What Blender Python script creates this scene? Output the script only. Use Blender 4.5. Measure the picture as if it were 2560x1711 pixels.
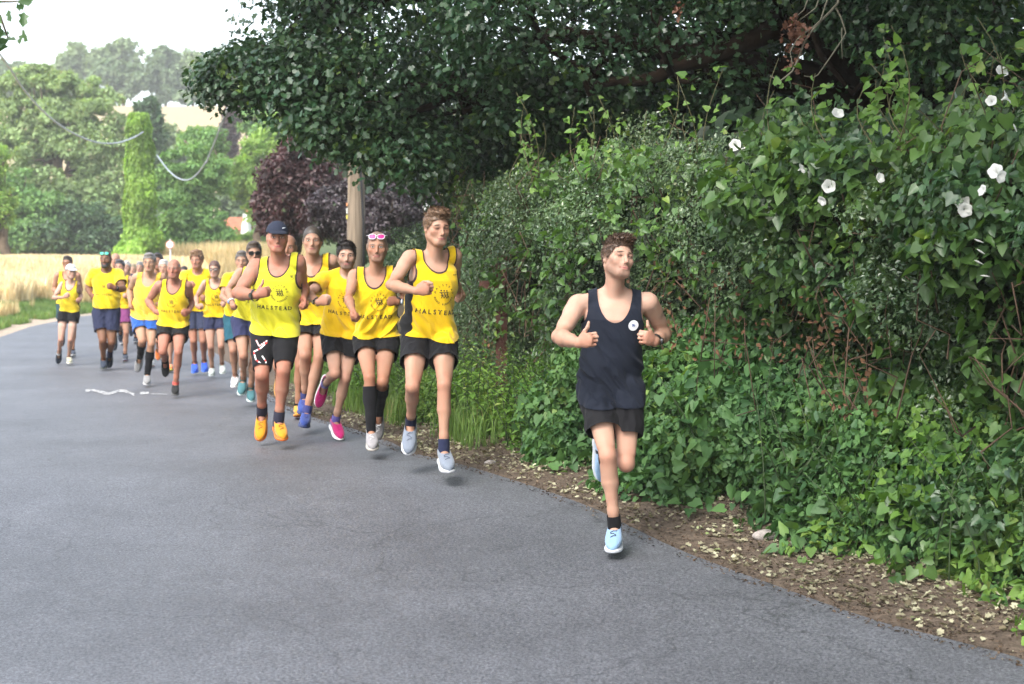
import bpy, math, random
import numpy as np
from mathutils import Vector, Matrix
from mathutils.bvhtree import BVHTree

for o in list(bpy.data.objects):
    bpy.data.objects.remove(o, do_unlink=True)
random.seed(7)
RNG = np.random.default_rng(11)
R = math.radians
SC = bpy.context.scene
COL = SC.collection

# ------------------------------------------------------------------ camera
FPX, CX, CY = 3555.0, 1280.0, 855.5          # focal length and centre in photo pixels (2560 wide)
EYE = 1.63
PITCH = R(3.42)
cam_d = bpy.data.cameras.new("camera")
cam_d.sensor_width = 36.0
cam_d.lens = 36.0 * FPX / 2560.0
cam_d.clip_end = 4000
cam_d.clip_start = 0.05
cam_d.dof.use_dof = True
cam_d.dof.focus_distance = 8.6
cam_d.dof.aperture_fstop = 3.6
cam = bpy.data.objects.new("camera", cam_d)
COL.objects.link(cam)
cam.location = (0, 0, EYE)
cam.rotation_euler = (math.pi / 2 - PITCH, 0, 0)
SC.camera = cam

# ------------------------------------------------------------------ sky, sun, exposure
SUN_EL, SUN_AZ = R(48), R(-150)       # azimuth measured from +Y (the view direction) towards +X
world = bpy.data.worlds.new("World")
SC.world = world
world.use_nodes = True
wn, wl = world.node_tree.nodes, world.node_tree.links
wn.clear()
sky = wn.new("ShaderNodeTexSky"); sky.sky_type = 'NISHITA'; sky.sun_disc = False
sky.sun_elevation = SUN_EL; sky.sun_rotation = SUN_AZ
sky.air_density = 1.2; sky.dust_density = 3.0; sky.ozone_density = 1.0
hs = wn.new("ShaderNodeHueSaturation"); hs.inputs['Saturation'].default_value = 0.55
bg = wn.new("ShaderNodeBackground"); bg.inputs['Strength'].default_value = 0.15
wo = wn.new("ShaderNodeOutputWorld")
wl.new(sky.outputs[0], hs.inputs['Color']); wl.new(hs.outputs[0], bg.inputs[0]); wl.new(bg.outputs[0], wo.inputs[0])
sun_d = bpy.data.lights.new("sun", 'SUN'); sun_d.energy = 0.8; sun_d.angle = R(22); sun_d.color = (1.0, 0.97, 0.92)
sun = bpy.data.objects.new("sun", sun_d); COL.objects.link(sun)
sd = Vector((math.sin(SUN_AZ) * math.cos(SUN_EL), math.cos(SUN_AZ) * math.cos(SUN_EL), math.sin(SUN_EL)))
sun.rotation_euler = sd.to_track_quat('Z', 'Y').to_euler()
SC.view_settings.view_transform = 'Standard'
SC.view_settings.look = 'None'
SC.view_settings.exposure = 1.95
SC.view_settings.gamma = 1.0
SC.render.film_transparent = False
SC.render.engine = 'CYCLES'
SC.cycles.max_bounces = 6
SC.cycles.diffuse_bounces = 3
SC.cycles.glossy_bounces = 2
SC.cycles.transmission_bounces = 3
SC.cycles.transparent_max_bounces = 4
SC.cycles.caustics_reflective = False
SC.cycles.caustics_refractive = False
SC.cycles.use_denoising = True

# ------------------------------------------------------------------ helpers
def ray(px, py):
    vx = (px - CX) / FPX; vy = -(py - CY) / FPX
    return np.array([vx, math.cos(PITCH) + vy * math.sin(PITCH), -math.sin(PITCH) + vy * math.cos(PITCH)])
CAM = np.array([0, 0, EYE])
def at(px, py, D):                      # the point of a photo pixel's sight line at distance D along the road
    r = ray(px, py); return CAM + r * (D / r[1])

_tab = np.interp(np.linspace(-10, 90, 1001), [0, 7.9, 9.6, 11.6, 13, 18, 22, 60], [0, -.01, .125, .09, .05, -.05, -.08, -.08])
_k = np.hanning(23); _k /= _k.sum()
_tab = np.convolve(np.pad(_tab, 11, mode='edge'), _k, mode='valid')
def gz(y): return np.interp(y, np.linspace(-10, 90, 1001), _tab)

def tag(o, label=None, cat=None, group=None, kind=None):
    if label: o['label'] = label
    if cat: o['category'] = cat
    if group: o['group'] = group
    if kind: o['kind'] = kind
    return o

def empty(name, loc, label=None, cat=None, group=None):
    o = bpy.data.objects.new(name, None); COL.objects.link(o)
    o.location = loc; o.empty_display_size = 0.1
    return tag(o, label, cat, group)

def mesh_obj(name, V, F, mat=None, parent=None, smooth=True, attrs=None):
    """V (n,3) in world space; F an (m,k) int array or a list of arrays of different k; one mesh object."""
    V = np.asarray(V, dtype=np.float32)
    if parent is not None: V = V - np.array(parent_loc(parent), dtype=np.float32)
    Fs = F if isinstance(F, list) else [F]
    Fs = [np.asarray(f, dtype=np.int32) for f in Fs if len(f)]
    me = bpy.data.meshes.new(name)
    me.vertices.add(len(V)); me.vertices.foreach_set('co', V.ravel())
    if Fs:
        loops = np.concatenate([f.ravel() for f in Fs])
        tot = np.concatenate([np.full(len(f), f.shape[1], dtype=np.int32) for f in Fs])
        start = np.concatenate([[0], np.cumsum(tot)[:-1]]).astype(np.int32)
        me.loops.add(len(loops)); me.loops.foreach_set('vertex_index', loops)
        me.polygons.add(len(tot)); me.polygons.foreach_set('loop_start', start)
        me.polygons.foreach_set('loop_total', tot)
        me.polygons.foreach_set('use_smooth', np.full(len(tot), smooth))
    for k, a in (attrs or {}).items():
        a = np.asarray(a, dtype=np.float32)
        if a.ndim == 2 and a.shape[1] == 4:
            at_ = me.attributes.new(k, 'FLOAT_COLOR', 'POINT'); at_.data.foreach_set('color', a.ravel())
        elif a.ndim == 2:
            at_ = me.attributes.new(k, 'FLOAT_VECTOR', 'POINT'); at_.data.foreach_set('vector', a.ravel())
        else:
            at_ = me.attributes.new(k, 'FLOAT', 'POINT'); at_.data.foreach_set('value', a.ravel())
    me.update(calc_edges=True)
    if mat is not None:
        for m_ in (mat if isinstance(mat, (list, tuple)) else [mat]): me.materials.append(m_)
    o = bpy.data.objects.new(name, me); COL.objects.link(o)
    if parent is not None: o.parent = parent
    return o

def parent_loc(p):
    l = Vector((0, 0, 0))
    while p is not None: l = l + p.location; p = p.parent
    return l

def nrm(v): v = np.asarray(v, dtype=float); return v / (np.linalg.norm(v) + 1e-12)

# value noise
_T = RNG.random((32, 32, 32)).astype(np.float32)
def vnoise(P):
    P = np.asarray(P, dtype=np.float32); i = np.floor(P).astype(np.int32); f = P - i; f = f * f * (3 - 2 * f)
    i0 = i & 31; i1 = (i + 1) & 31
    x0, y0, z0 = i0[..., 0], i0[..., 1], i0[..., 2]; x1, y1, z1 = i1[..., 0], i1[..., 1], i1[..., 2]
    fx, fy, fz = f[..., 0], f[..., 1], f[..., 2]
    c00 = _T[x0, y0, z0] * (1 - fx) + _T[x1, y0, z0] * fx; c10 = _T[x0, y1, z0] * (1 - fx) + _T[x1, y1, z0] * fx
    c01 = _T[x0, y0, z1] * (1 - fx) + _T[x1, y0, z1] * fx; c11 = _T[x0, y1, z1] * (1 - fx) + _T[x1, y1, z1] * fx
    return (c00 * (1 - fy) + c10 * fy) * (1 - fz) + (c01 * (1 - fy) + c11 * fy) * fz
def fbm(P, o=3):
    P = np.asarray(P, dtype=np.float32); a = 0.5; s = 0
    for _ in range(o): s = s + a * vnoise(P); P = P * 2.03 + 7.7; a *= .5
    return s / (1 - .5 ** o)

# tubes
def tube(path, rad, n=8, closed_ends=True):
    path = np.asarray(path, dtype=float); m = len(path)
    rad = np.full(m, rad) if np.isscalar(rad) else np.asarray(rad, dtype=float)
    T = np.gradient(path, axis=0); T /= np.linalg.norm(T, axis=1)[:, None] + 1e-12
    up = np.array([0, 0, 1.0]) if abs(T[0][2]) < .9 else np.array([1.0, 0, 0])
    V = []
    a = np.linspace(0, 2 * math.pi, n, endpoint=False)
    x = np.cross(T[0], up); x /= np.linalg.norm(x)
    for i in range(m):
        x = x - T[i] * x.dot(T[i]); x /= np.linalg.norm(x) + 1e-12; y = np.cross(T[i], x)
        V.append(path[i] + rad[i] * (np.cos(a)[:, None] * x + np.sin(a)[:, None] * y))
    V = np.concatenate(V)
    i, j = np.meshgrid(np.arange(m - 1), np.arange(n), indexing='ij'); i = i.ravel(); j = j.ravel(); j2 = (j + 1) % n
    F = np.stack([i * n + j, i * n + j2, (i + 1) * n + j2, (i + 1) * n + j], 1)
    if closed_ends:
        V = np.concatenate([V, path[:1], path[-1:]]); c0, c1 = m * n, m * n + 1; j = np.arange(n); j2 = (j + 1) % n
        F = np.concatenate([F, np.stack([np.full(n, c0), j2, j, j], 1)[:, :4], np.stack([np.full(n, c1), (m - 1) * n + j, (m - 1) * n + j2, (m - 1) * n + j2], 1)])
        T3 = F[-2 * n:, :3]; F = F[:-2 * n]
        return V, [F, T3]
    return V, [F]

def join(parts):                        # [(V, [F..])...] -> V, [F..]
    Vs, Fd, off = [], {}, 0
    for V, Fs in parts:
        for f in (Fs if isinstance(Fs, list) else [Fs]):
            f = np.asarray(f)
            if len(f): Fd.setdefault(f.shape[1], []).append(f + off)
        Vs.append(V); off += len(V)
    return np.concatenate(Vs), [np.concatenate(v) for v in Fd.values()]

def box(c, d, rot=None):
    c = np.asarray(c, float); d = np.asarray(d, float) / 2
    s = np.array([[x, y, z] for x in (-1, 1) for y in (-1, 1) for z in (-1, 1)], float) * d
    if rot is not None: s = s @ np.asarray(rot).T
    return s + c, [np.array([[0, 1, 3, 2], [4, 6, 7, 5], [0, 4, 5, 1], [2, 3, 7, 6], [0, 2, 6, 4], [1, 5, 7, 3]])]

# ------------------------------------------------------------------ materials
def newmat(name):
    m = bpy.data.materials.new(name); m.use_nodes = True
    nt = m.node_tree; nt.nodes.clear()
    out = nt.nodes.new('ShaderNodeOutputMaterial')
    return m, nt, out
def N(nt, t, **k):
    n = nt.nodes.new(t)
    for a, b in k.items():
        if a in n.inputs: n.inputs[a].default_value = b
        else: setattr(n, a, b)
    return n
def rgba(c): return (c[0], c[1], c[2], 1.0)

def simple(name, col, rough=.6, noise=.15, scale=20, bump=0.0, bscale=None, spec=.5, metallic=0.0, sheen=0.0):
    m, nt, out = newmat(name)
    p = N(nt, 'ShaderNodeBsdfPrincipled', Roughness=rough, Metallic=metallic); p.inputs['Specular IOR Level'].default_value = spec
    p.inputs['Sheen Weight'].default_value = sheen
    nt.links.new(p.outputs[0], out.inputs[0])
    g = N(nt, 'ShaderNodeNewGeometry')
    t = N(nt, 'ShaderNodeTexNoise', Scale=scale, Detail=4.0); nt.links.new(g.outputs['Position'], t.inputs['Vector'])
    r = N(nt, 'ShaderNodeMapRange'); r.inputs['From Min'].default_value = .3; r.inputs['From Max'].default_value = .7
    r.inputs['To Min'].default_value = 1 - noise; r.inputs['To Max'].default_value = 1 + noise
    nt.links.new(t.outputs['Fac'], r.inputs['Value'])
    mx = N(nt, 'ShaderNodeVectorMath', operation='SCALE'); mx.inputs[0].default_value = col[:3]
    nt.links.new(r.outputs[0], mx.inputs['Scale']); nt.links.new(mx.outputs[0], p.inputs['Base Color'])
    if bump:
        b = N(nt, 'ShaderNodeBump', Strength=bump, Distance=0.01)
        t2 = N(nt, 'ShaderNodeTexNoise', Scale=bscale or scale * 4, Detail=3.0); nt.links.new(g.outputs['Position'], t2.inputs['Vector'])
        nt.links.new(t2.outputs['Fac'], b.inputs['Height']); nt.links.new(b.outputs[0], p.inputs['Normal'])
    return m

def leafmat(name, c1, c2, c3=None, rough=.42, trans=.28, spec=.5, tc=None):
    """Leaves: per-leaf colour between c1, c2 (and a few c3), gloss on top, light shining through."""
    m, nt, out = newmat(name)
    g = N(nt, 'ShaderNodeNewGeometry')
    cr = N(nt, 'ShaderNodeValToRGB'); e = cr.color_ramp.elements
    e[0].color = rgba(c1); e[0].position = 0.0; e[1].color = rgba(c2); e[1].position = .88
    if c3 is not None: x = e.new(.97); x.color = rgba(c3)
    tp = N(nt, 'ShaderNodeTexNoise', Scale=1.6, Detail=3.0); nt.links.new(g.outputs['Position'], tp.inputs['Vector'])
    ra = N(nt, 'ShaderNodeMapRange'); ra.inputs['From Min'].default_value = .35; ra.inputs['From Max'].default_value = .65; ra.inputs['To Min'].default_value = -.28; ra.inputs['To Max'].default_value = .28
    nt.links.new(tp.outputs['Fac'], ra.inputs['Value'])
    ad = N(nt, 'ShaderNodeMath', operation='MULTIPLY_ADD'); ad.inputs[1].default_value = .82; nt.links.new(g.outputs['Random Per Island'], ad.inputs[0]); nt.links.new(ra.outputs[0], ad.inputs[2]); nt.links.new(ad.outputs[0], cr.inputs[0])
    t = N(nt, 'ShaderNodeTexNoise', Scale=.9, Detail=2.0); nt.links.new(g.outputs['Position'], t.inputs['Vector'])
    r = N(nt, 'ShaderNodeMapRange'); r.inputs['From Min'].default_value = .35; r.inputs['From Max'].default_value = .65
    r.inputs['To Min'].default_value = .75; r.inputs['To Max'].default_value = 1.25; nt.links.new(t.outputs['Fac'], r.inputs['Value'])
    sc = N(nt, 'ShaderNodeVectorMath', operation='SCALE'); nt.links.new(cr.outputs[0], sc.inputs[0]); nt.links.new(r.outputs[0], sc.inputs['Scale'])
    p = N(nt, 'ShaderNodeBsdfPrincipled', Roughness=rough); p.inputs['Specular IOR Level'].default_value = spec
    nt.links.new(sc.outputs[0], p.inputs['Base Color'])
    tr = N(nt, 'ShaderNodeBsdfTranslucent')
    tm = N(nt, 'ShaderNodeVectorMath', operation='MULTIPLY'); tm.inputs[1].default_value = tc or (1.5, 1.5, .5)
    nt.links.new(sc.outputs[0], tm.inputs[0]); nt.links.new(tm.outputs[0], tr.inputs['Color'])
    mx = N(nt, 'ShaderNodeMixShader'); mx.inputs[0].default_value = trans
    nt.links.new(p.outputs[0], mx.inputs[1]); nt.links.new(tr.outputs[0], mx.inputs[2]); nt.links.new(mx.outputs[0], out.inputs[0])
    return m
# ------------------------------------------------------------------ the road and the land
RE = np.array([(6.2, -6), (4.6, 0), (2.85, 4), (2.06, 5.73), (1.70, 6.25), (1.42, 6.82), (.93, 7.86), (.54, 8.8), (.26, 9.25), (-.08, 9.8), (-.44, 10.5),
               (-.78, 11.05), (-.98, 11.7), (-1.44, 12.9), (-2.0, 14.2), (-2.43, 15.4), (-2.93, 17.1), (-4.0, 21), (-5.3, 25.5), (-6.8, 30), (-8.2, 36), (-8.7, 41), (-7.9, 45), (-5, 49), (0, 52)])
LE = np.array([(-1.2, -6), (-2.2, 0), (-2.9, 4), (-3.2, 6), (-3.4, 8), (-4.7, 12), (-6.9, 18), (-9.0, 24), (-10.8, 29.9), (-11.8, 35), (-12.4, 41), (-11.9, 47), (-9.5, 52), (-5, 56), (0, 58)])
def re_x(y): return np.interp(y, RE[:, 1], RE[:, 0])
def le_x(y): return np.interp(y, LE[:, 1], LE[:, 0])
def sstep(a, b, x): t = np.clip((x - a) / (b - a), 0, 1); return t * t * (3 - 2 * t)
def terrain(x, y):
    x = np.asarray(x, float); y = np.asarray(y, float)
    z = gz(y).copy() if np.ndim(y) else float(gz(y))
    offr = (x - re_x(y)) * .88
    offl = (le_x(y) - x) * .88
    n = (fbm(np.stack([x * .6, y * .6, x * 0], -1), 3) - .5)
    z = z + sstep(1.15, 2.6, offr) * 1.15 * (1 - sstep(24, 34, y)) + sstep(.15, 1.2, offr) * (.10 + .1 * n)
    z = z + sstep(.1, 1.5, offl) * (.06 + .12 * n)
    z = z + .95 * sstep(26, 46, y) * sstep(.8, 8, np.maximum(offl, np.where(y > 30, offr, 0)))
    z = z + 21.2 * sstep(95, 200, y) - 6 * sstep(215, 500, y)
    inroad = (offr < .02) & (offl < .02) & (y < 57)
    return np.where(inroad, np.minimum(z, gz(y)) - .012, z)

def nonuni(segs): return np.unique(np.concatenate([np.arange(a, b, s) for a, b, s in segs] + [[segs[-1][1]]]))
gx = nonuni([(-900, -120, 60), (-120, -40, 5), (-40, -20, 1.2), (-20, 8, .22), (8, 30, 2), (30, 120, 6), (120, 900, 60)])
gy = nonuni([(-30, -6, 3), (-6, 30, .22), (30, 70, .7), (70, 230, 4), (230, 500, 20), (500, 2500, 150)])
X, Y = np.meshgrid(gx, gy, indexing='ij'); Z = terrain(X.ravel(), Y.ravel())
nx, ny = X.shape
i, j = np.meshgrid(np.arange(nx - 1), np.arange(ny - 1), indexing='ij'); i = i.ravel(); j = j.ravel()
GF = np.stack([i * ny + j, (i + 1) * ny + j, (i + 1) * ny + j + 1, i * ny + j + 1], 1)
x, y = X.ravel(), Y.ravel()
offr = (x - re_x(y)) * .88; offl = (le_x(y) - x) * .88
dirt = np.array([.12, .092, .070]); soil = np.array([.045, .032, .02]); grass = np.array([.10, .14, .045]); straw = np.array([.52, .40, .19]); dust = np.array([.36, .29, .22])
C = np.tile(grass, (len(x), 1))
def mixc(C, c, w): w = np.clip(w, 0, 1)[:, None]; return C * (1 - w) + c * w
nz = fbm(np.stack([x * .8, y * .8, x * 0 + 3], -1), 3)
C = mixc(C, dirt, (offr > -1) * (1 - sstep(.7, 1.6, offr)))
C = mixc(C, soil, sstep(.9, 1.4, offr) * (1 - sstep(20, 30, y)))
C = mixc(C, dust, (offl > -1) * (1 - sstep(.4, 1.3, offl + .8 * (nz - .5))))
C = mixc(C, straw, sstep(2.2, 4.2, offl + 1.5 * (nz - .5)) * (y > 24) * (y < 90))
C = mixc(C, straw, sstep(34, 44, y) * (y < 80) * sstep(2, 5, offr) * .6)
C = mixc(C, np.array([.33, .265, .16]), sstep(118, 124, y) * (1 - sstep(196, 199, y)))
C = mixc(C, grass * .8, sstep(80, 84, y) * (1 - sstep(112, 120, y)))
m, nt, out = newmat("earth and grass")
p = N(nt, 'ShaderNodeBsdfPrincipled', Roughness=.95); p.inputs['Specular IOR Level'].default_value = .2
a = N(nt, 'ShaderNodeAttribute', attribute_name='Col'); g = N(nt, 'ShaderNodeNewGeometry')
t = N(nt, 'ShaderNodeTexNoise', Scale=14, Detail=8.0, Roughness=.7); nt.links.new(g.outputs['Position'], t.inputs['Vector'])
r = N(nt, 'ShaderNodeMapRange'); r.inputs['From Min'].default_value = .3; r.inputs['From Max'].default_value = .7; r.inputs['To Min'].default_value = .45; r.inputs['To Max'].default_value = 1.6
nt.links.new(t.outputs['Fac'], r.inputs['Value'])
s_ = N(nt, 'ShaderNodeVectorMath', operation='SCALE'); nt.links.new(a.outputs['Color'], s_.inputs[0]); nt.links.new(r.outputs[0], s_.inputs['Scale'])
nt.links.new(s_.outputs[0], p.inputs['Base Color'])
b = N(nt, 'ShaderNodeBump', Strength=.9, Distance=.04); nt.links.new(t.outputs['Fac'], b.inputs['Height']); nt.links.new(b.outputs[0], p.inputs['Normal'])
nt.links.new(p.outputs[0], out.inputs[0])
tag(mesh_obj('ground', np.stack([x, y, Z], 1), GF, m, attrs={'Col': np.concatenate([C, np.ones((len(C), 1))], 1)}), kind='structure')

# road
ys = nonuni([(-6, 30, .25), (30, 52, .5)])
cols = 24
V = []
for yy in ys:
    wob = .05 * (vnoise(np.array([[yy * 1.7, 3.3, 1.1]]))[0] - .5) + .10 * (vnoise(np.array([[yy * .5, 9.3, 1.1]]))[0] - .5)
    xa, xb = le_x(yy) - .05, re_x(yy) + wob
    u = np.linspace(0, 1, cols); xx = xa + (xb - xa) * u
    crown = .035 * (1 - (2 * u - 1) ** 2)
    V.append(np.stack([xx, np.full(cols, yy), np.full(cols, gz(yy)) + crown * 0 + .004], 1))
V = np.concatenate(V); n = len(ys)
i, j = np.meshgrid(np.arange(n - 1), np.arange(cols - 1), indexing='ij'); i = i.ravel(); j = j.ravel()
RF = np.stack([i * cols + j, i * cols + j + 1, (i + 1) * cols + j + 1, (i + 1) * cols + j], 1)
m, nt, out = newmat("worn asphalt")
p = N(nt, 'ShaderNodeBsdfPrincipled', Roughness=.52); p.inputs['Specular IOR Level'].default_value = .5
g = N(nt, 'ShaderNodeNewGeometry')
t1 = N(nt, 'ShaderNodeTexNoise', Scale=75, Detail=4.0, Roughness=.85); t2 = N(nt, 'ShaderNodeTexNoise', Scale=.7, Detail=4.0); t3 = N(nt, 'ShaderNodeTexVoronoi', Scale=42)
t4 = N(nt, 'ShaderNodeTexNoise', Scale=30, Detail=4.0)
for t in (t1, t2, t3, t4): nt.links.new(g.outputs['Position'], t.inputs['Vector'])
cr = N(nt, 'ShaderNodeValToRGB'); e = cr.color_ramp.elements; e[0].position = .40; e[0].color = (.040, .043, .051, 1); e[1].position = .62; e[1].color = (.165, .172, .192, 1)
nt.links.new(t1.outputs['Fac'], cr.inputs[0])
r = N(nt, 'ShaderNodeMapRange'); r.inputs['From Min'].default_value = .3; r.inputs['From Max'].default_value = .7; r.inputs['To Min'].default_value = .82; r.inputs['To Max'].default_value = 1.22
nt.links.new(t2.outputs['Fac'], r.inputs['Value'])
tcr = N(nt, 'ShaderNodeTexVoronoi', Scale=.55, feature='DISTANCE_TO_EDGE'); tw_ = N(nt, 'ShaderNodeTexNoise', Scale=2.2, Detail=5.0); nt.links.new(g.outputs['Position'], tw_.inputs['Vector'])
vm = N(nt, 'ShaderNodeVectorMath', operation='MULTIPLY_ADD'); vm.inputs[1].default_value = (.55, .55, .55); nt.links.new(tw_.outputs['Color'], vm.inputs[0]); nt.links.new(g.outputs['Position'], vm.inputs[2]); nt.links.new(vm.outputs[0], tcr.inputs['Vector'])
s_ = N(nt, 'ShaderNodeVectorMath', operation='SCALE'); nt.links.new(cr.outputs[0], s_.inputs[0]); nt.links.new(r.outputs[0], s_.inputs['Scale'])
# pale stones in the surface
st = N(nt, 'ShaderNodeMapRange'); st.inputs['From Min'].default_value = .0; st.inputs['From Max'].default_value = .22; st.inputs['To Min'].default_value = 1; st.inputs['To Max'].default_value = 0
nt.links.new(t3.outputs['Distance'], st.inputs['Value'])
st2 = N(nt, 'ShaderNodeMapRange'); st2.inputs['From Min'].default_value = .55; st2.inputs['From Max'].default_value = .60
nt.links.new(t4.outputs['Fac'], st2.inputs['Value'])
mu = N(nt, 'ShaderNodeMath', operation='MULTIPLY'); nt.links.new(st.outputs[0], mu.inputs[0]); nt.links.new(st2.outputs[0], mu.inputs[1])
mx = N(nt, 'ShaderNodeMix', data_type='RGBA'); mx.inputs['B'].default_value = (.4, .4, .4, 1)
nt.links.new(mu.outputs[0], mx.inputs['Factor']); nt.links.new(s_.outputs[0], mx.inputs['A'])
ck = N(nt, 'ShaderNodeMapRange'); ck.inputs['From Min'].default_value = .0; ck.inputs['From Max'].default_value = .006; ck.inputs['To Min'].default_value = .62; ck.inputs['To Max'].default_value = 1.0; nt.links.new(tcr.outputs['Distance'], ck.inputs['Value'])
tp5 = N(nt, 'ShaderNodeTexNoise', Scale=5.5, Detail=5.0, Roughness=.65); nt.links.new(g.outputs['Position'], tp5.inputs['Vector'])
r5 = N(nt, 'ShaderNodeMapRange'); r5.inputs['From Min'].default_value = .3; r5.inputs['From Max'].default_value = .7; r5.inputs['To Min'].default_value = .88; r5.inputs['To Max'].default_value = 1.12; nt.links.new(tp5.outputs['Fac'], r5.inputs['Value'])
mk = N(nt, 'ShaderNodeMath', operation='MULTIPLY'); nt.links.new(ck.outputs[0], mk.inputs[0]); nt.links.new(r5.outputs[0], mk.inputs[1])
sc5 = N(nt, 'ShaderNodeVectorMath', operation='SCALE'); nt.links.new(mx.outputs['Result'], sc5.inputs[0]); nt.links.new(mk.outputs[0], sc5.inputs['Scale']); nt.links.new(sc5.outputs[0], p.inputs['Base Color'])
b = N(nt, 'ShaderNodeBump', Strength=.8, Distance=.006); nt.links.new(t1.outputs['Fac'], b.inputs['Height']); nt.links.new(b.outputs[0], p.inputs['Normal'])
nt.links.new(p.outputs[0], out.inputs[0])
tag(mesh_obj('road', V, RF, m), kind='structure')

# worn paint on the road: a zigzag and two short dashes
def on_road(px, py, dz=.009):
    D = 15.
    for _ in range(8): r_ = ray(px, py); D = r_[1] * (EYE - gz(D) - dz) / -r_[2]
    return np.array([r_[0] / r_[1] * D, D, gz(D) + dz])
def stroke(pts, w):
    pts = np.array(pts, float); V, F = [], []
    pts2 = np.concatenate([np.linspace(pts[k], pts[k + 1], 6, endpoint=False) for k in range(len(pts) - 1)] + [pts[-1:]])
    for k, p_ in enumerate(pts2):
        ww = w * (.75 + .5 * random.random()); V.append(on_road(p_[0], p_[1] - ww)); V.append(on_road(p_[0] + random.uniform(-1, 1), p_[1] + ww))
        if k: F.append([2 * k - 2, 2 * k - 1, 2 * k + 1, 2 * k])
    return np.array(V), [np.array(F)]
V, F = join([stroke([(214, 977), (235, 976), (270, 985), (300, 977), (312, 978), (336, 987)], 3.2), stroke([(350, 983), (372, 983)], 3), stroke([(378, 985), (418, 986)], .9)])
pm, nt, out = newmat("worn white paint")
p = N(nt, 'ShaderNodeBsdfPrincipled', Roughness=.7); g = N(nt, 'ShaderNodeNewGeometry'); t = N(nt, 'ShaderNodeTexNoise', Scale=26, Detail=5.0); nt.links.new(g.outputs['Position'], t.inputs['Vector'])
cr = N(nt, 'ShaderNodeValToRGB'); e = cr.color_ramp.elements; e[0].position = .40; e[0].color = (.09, .09, .10, 1); e[1].position = .56; e[1].color = (.45, .45, .44, 1)
nt.links.new(t.outputs['Fac'], cr.inputs[0]); nt.links.new(cr.outputs[0], p.inputs['Base Color']); nt.links.new(p.outputs[0], out.inputs[0])
tag(mesh_obj('road_marking', V, F, pm), kind='structure')

# ------------------------------------------------------------------ leaves
LT = {
 'diamond': (np.array([(0, 0, 0), (-.30, .45, .07), (0, 1, -.06), (.30, .45, .07)]), [np.array([[0, 1, 2], [0, 2, 3]])]),
 'heart': (np.array([(0, 0, 0), (-.30, -.16, .05), (-.50, .16, .10), (-.28, .68, .04), (0, 1.08, -.12), (.28, .68, .04), (.50, .16, .10), (.30, -.16, .05)]),
           [np.array([[0, 1, 2, 3], [0, 5, 6, 7]]), np.array([[0, 3, 4], [0, 4, 5]])]),
 'lobed': (np.array([(0, 0, 0), (-.18, .18, .03), (-.42, .34, .08), (-.22, .48, .02), (-.34, .78, .05), (0, 1, -.10), (.34, .78, .05), (.22, .48, .02), (.42, .34, .08), (.18, .18, .03)]),
           [np.array([[0, 1, 2, 3], [0, 7, 8, 9], [0, 3, 4, 5], [0, 5, 6, 7]])]),
 'blade': (np.array([(-.04, 0, 0), (.04, 0, 0), (.03, .55, .05), (-.03, .55, .05), (0, 1, .2)]), [np.array([[0, 1, 2, 3]]), np.array([[3, 2, 4]])]),
}
def leaves(name, P, Nn, Dd, S, shape, mat, parent=None):
    T, Fs = LT[shape]; n = len(P); k = len(T)
    Nn = Nn / (np.linalg.norm(Nn, axis=1)[:, None] + 1e-9)
    Dd = Dd - Nn * (Dd * Nn).sum(1)[:, None]; Dd = Dd / (np.linalg.norm(Dd, axis=1)[:, None] + 1e-9)
    Xx = np.cross(Dd, Nn)
    S = np.broadcast_to(S, (n,))[:, None, None]
    curl = RNG.uniform(.3, 1.8, (n, 1, 1)); wd = RNG.uniform(.75, 1.15, (n, 1, 1))
    V = P[:, None, :] + S * (T[None, :, 0:1] * wd * Xx[:, None, :] + T[None, :, 1:2] * Dd[:, None, :] + T[None, :, 2:3] * curl * Nn[:, None, :])
    off = (np.arange(n) * k)[:, None, None]
    F = [(f[None] + off).reshape(-1, f.shape[1]) for f in Fs]
    return mesh_obj(name, V.reshape(-1, 3), F, mat, parent, smooth=shape in ('heart', 'lobed'))

def rand_unit(n): v = RNG.normal(size=(n, 3)); return v / np.linalg.norm(v, axis=1)[:, None]

def clump_leaves(centers, radii, n_each, up=.5, jitter=.55):
    """Leaves in the outer part of many ellipsoidal twig clumps."""
    C = np.repeat(centers, n_each, 0); Rr = np.repeat(radii, n_each, 0)
    u = rand_unit(len(C)); rr = RNG.uniform(.35, 1.05, (len(C), 1)) ** .6
    P = C + u * Rr * rr
    Nn = u * .8 + np.array([0, 0, up]) + RNG.normal(size=P.shape) * jitter
    Dd = u * .6 + RNG.normal(size=P.shape) * .8 + np.array([0, 0, -.35])
    return P, Nn, Dd

bark = simple("grey brown bark", (.10, .075, .05), .9, .35, 9, .8, 30, .2)
oakbark = simple("dark oak bark", (.022, .013, .008), .9, .35, 9, .9, 24, .2)

def branch(a, b, r0, r1, wob=.08, n=7, seg=6):
    a = np.asarray(a, float); b = np.asarray(b, float); t = np.linspace(0, 1, n)[:, None]
    L = np.linalg.norm(b - a); P = a + (b - a) * t
    P[1:-1] += RNG.normal(size=(n - 2, 3)) * L * wob * .5
    P[:, 2] += np.sin(t[:, 0] * math.pi) * L * .06
    return tube(P, r0 + (r1 - r0) * t[:, 0], seg)

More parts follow.
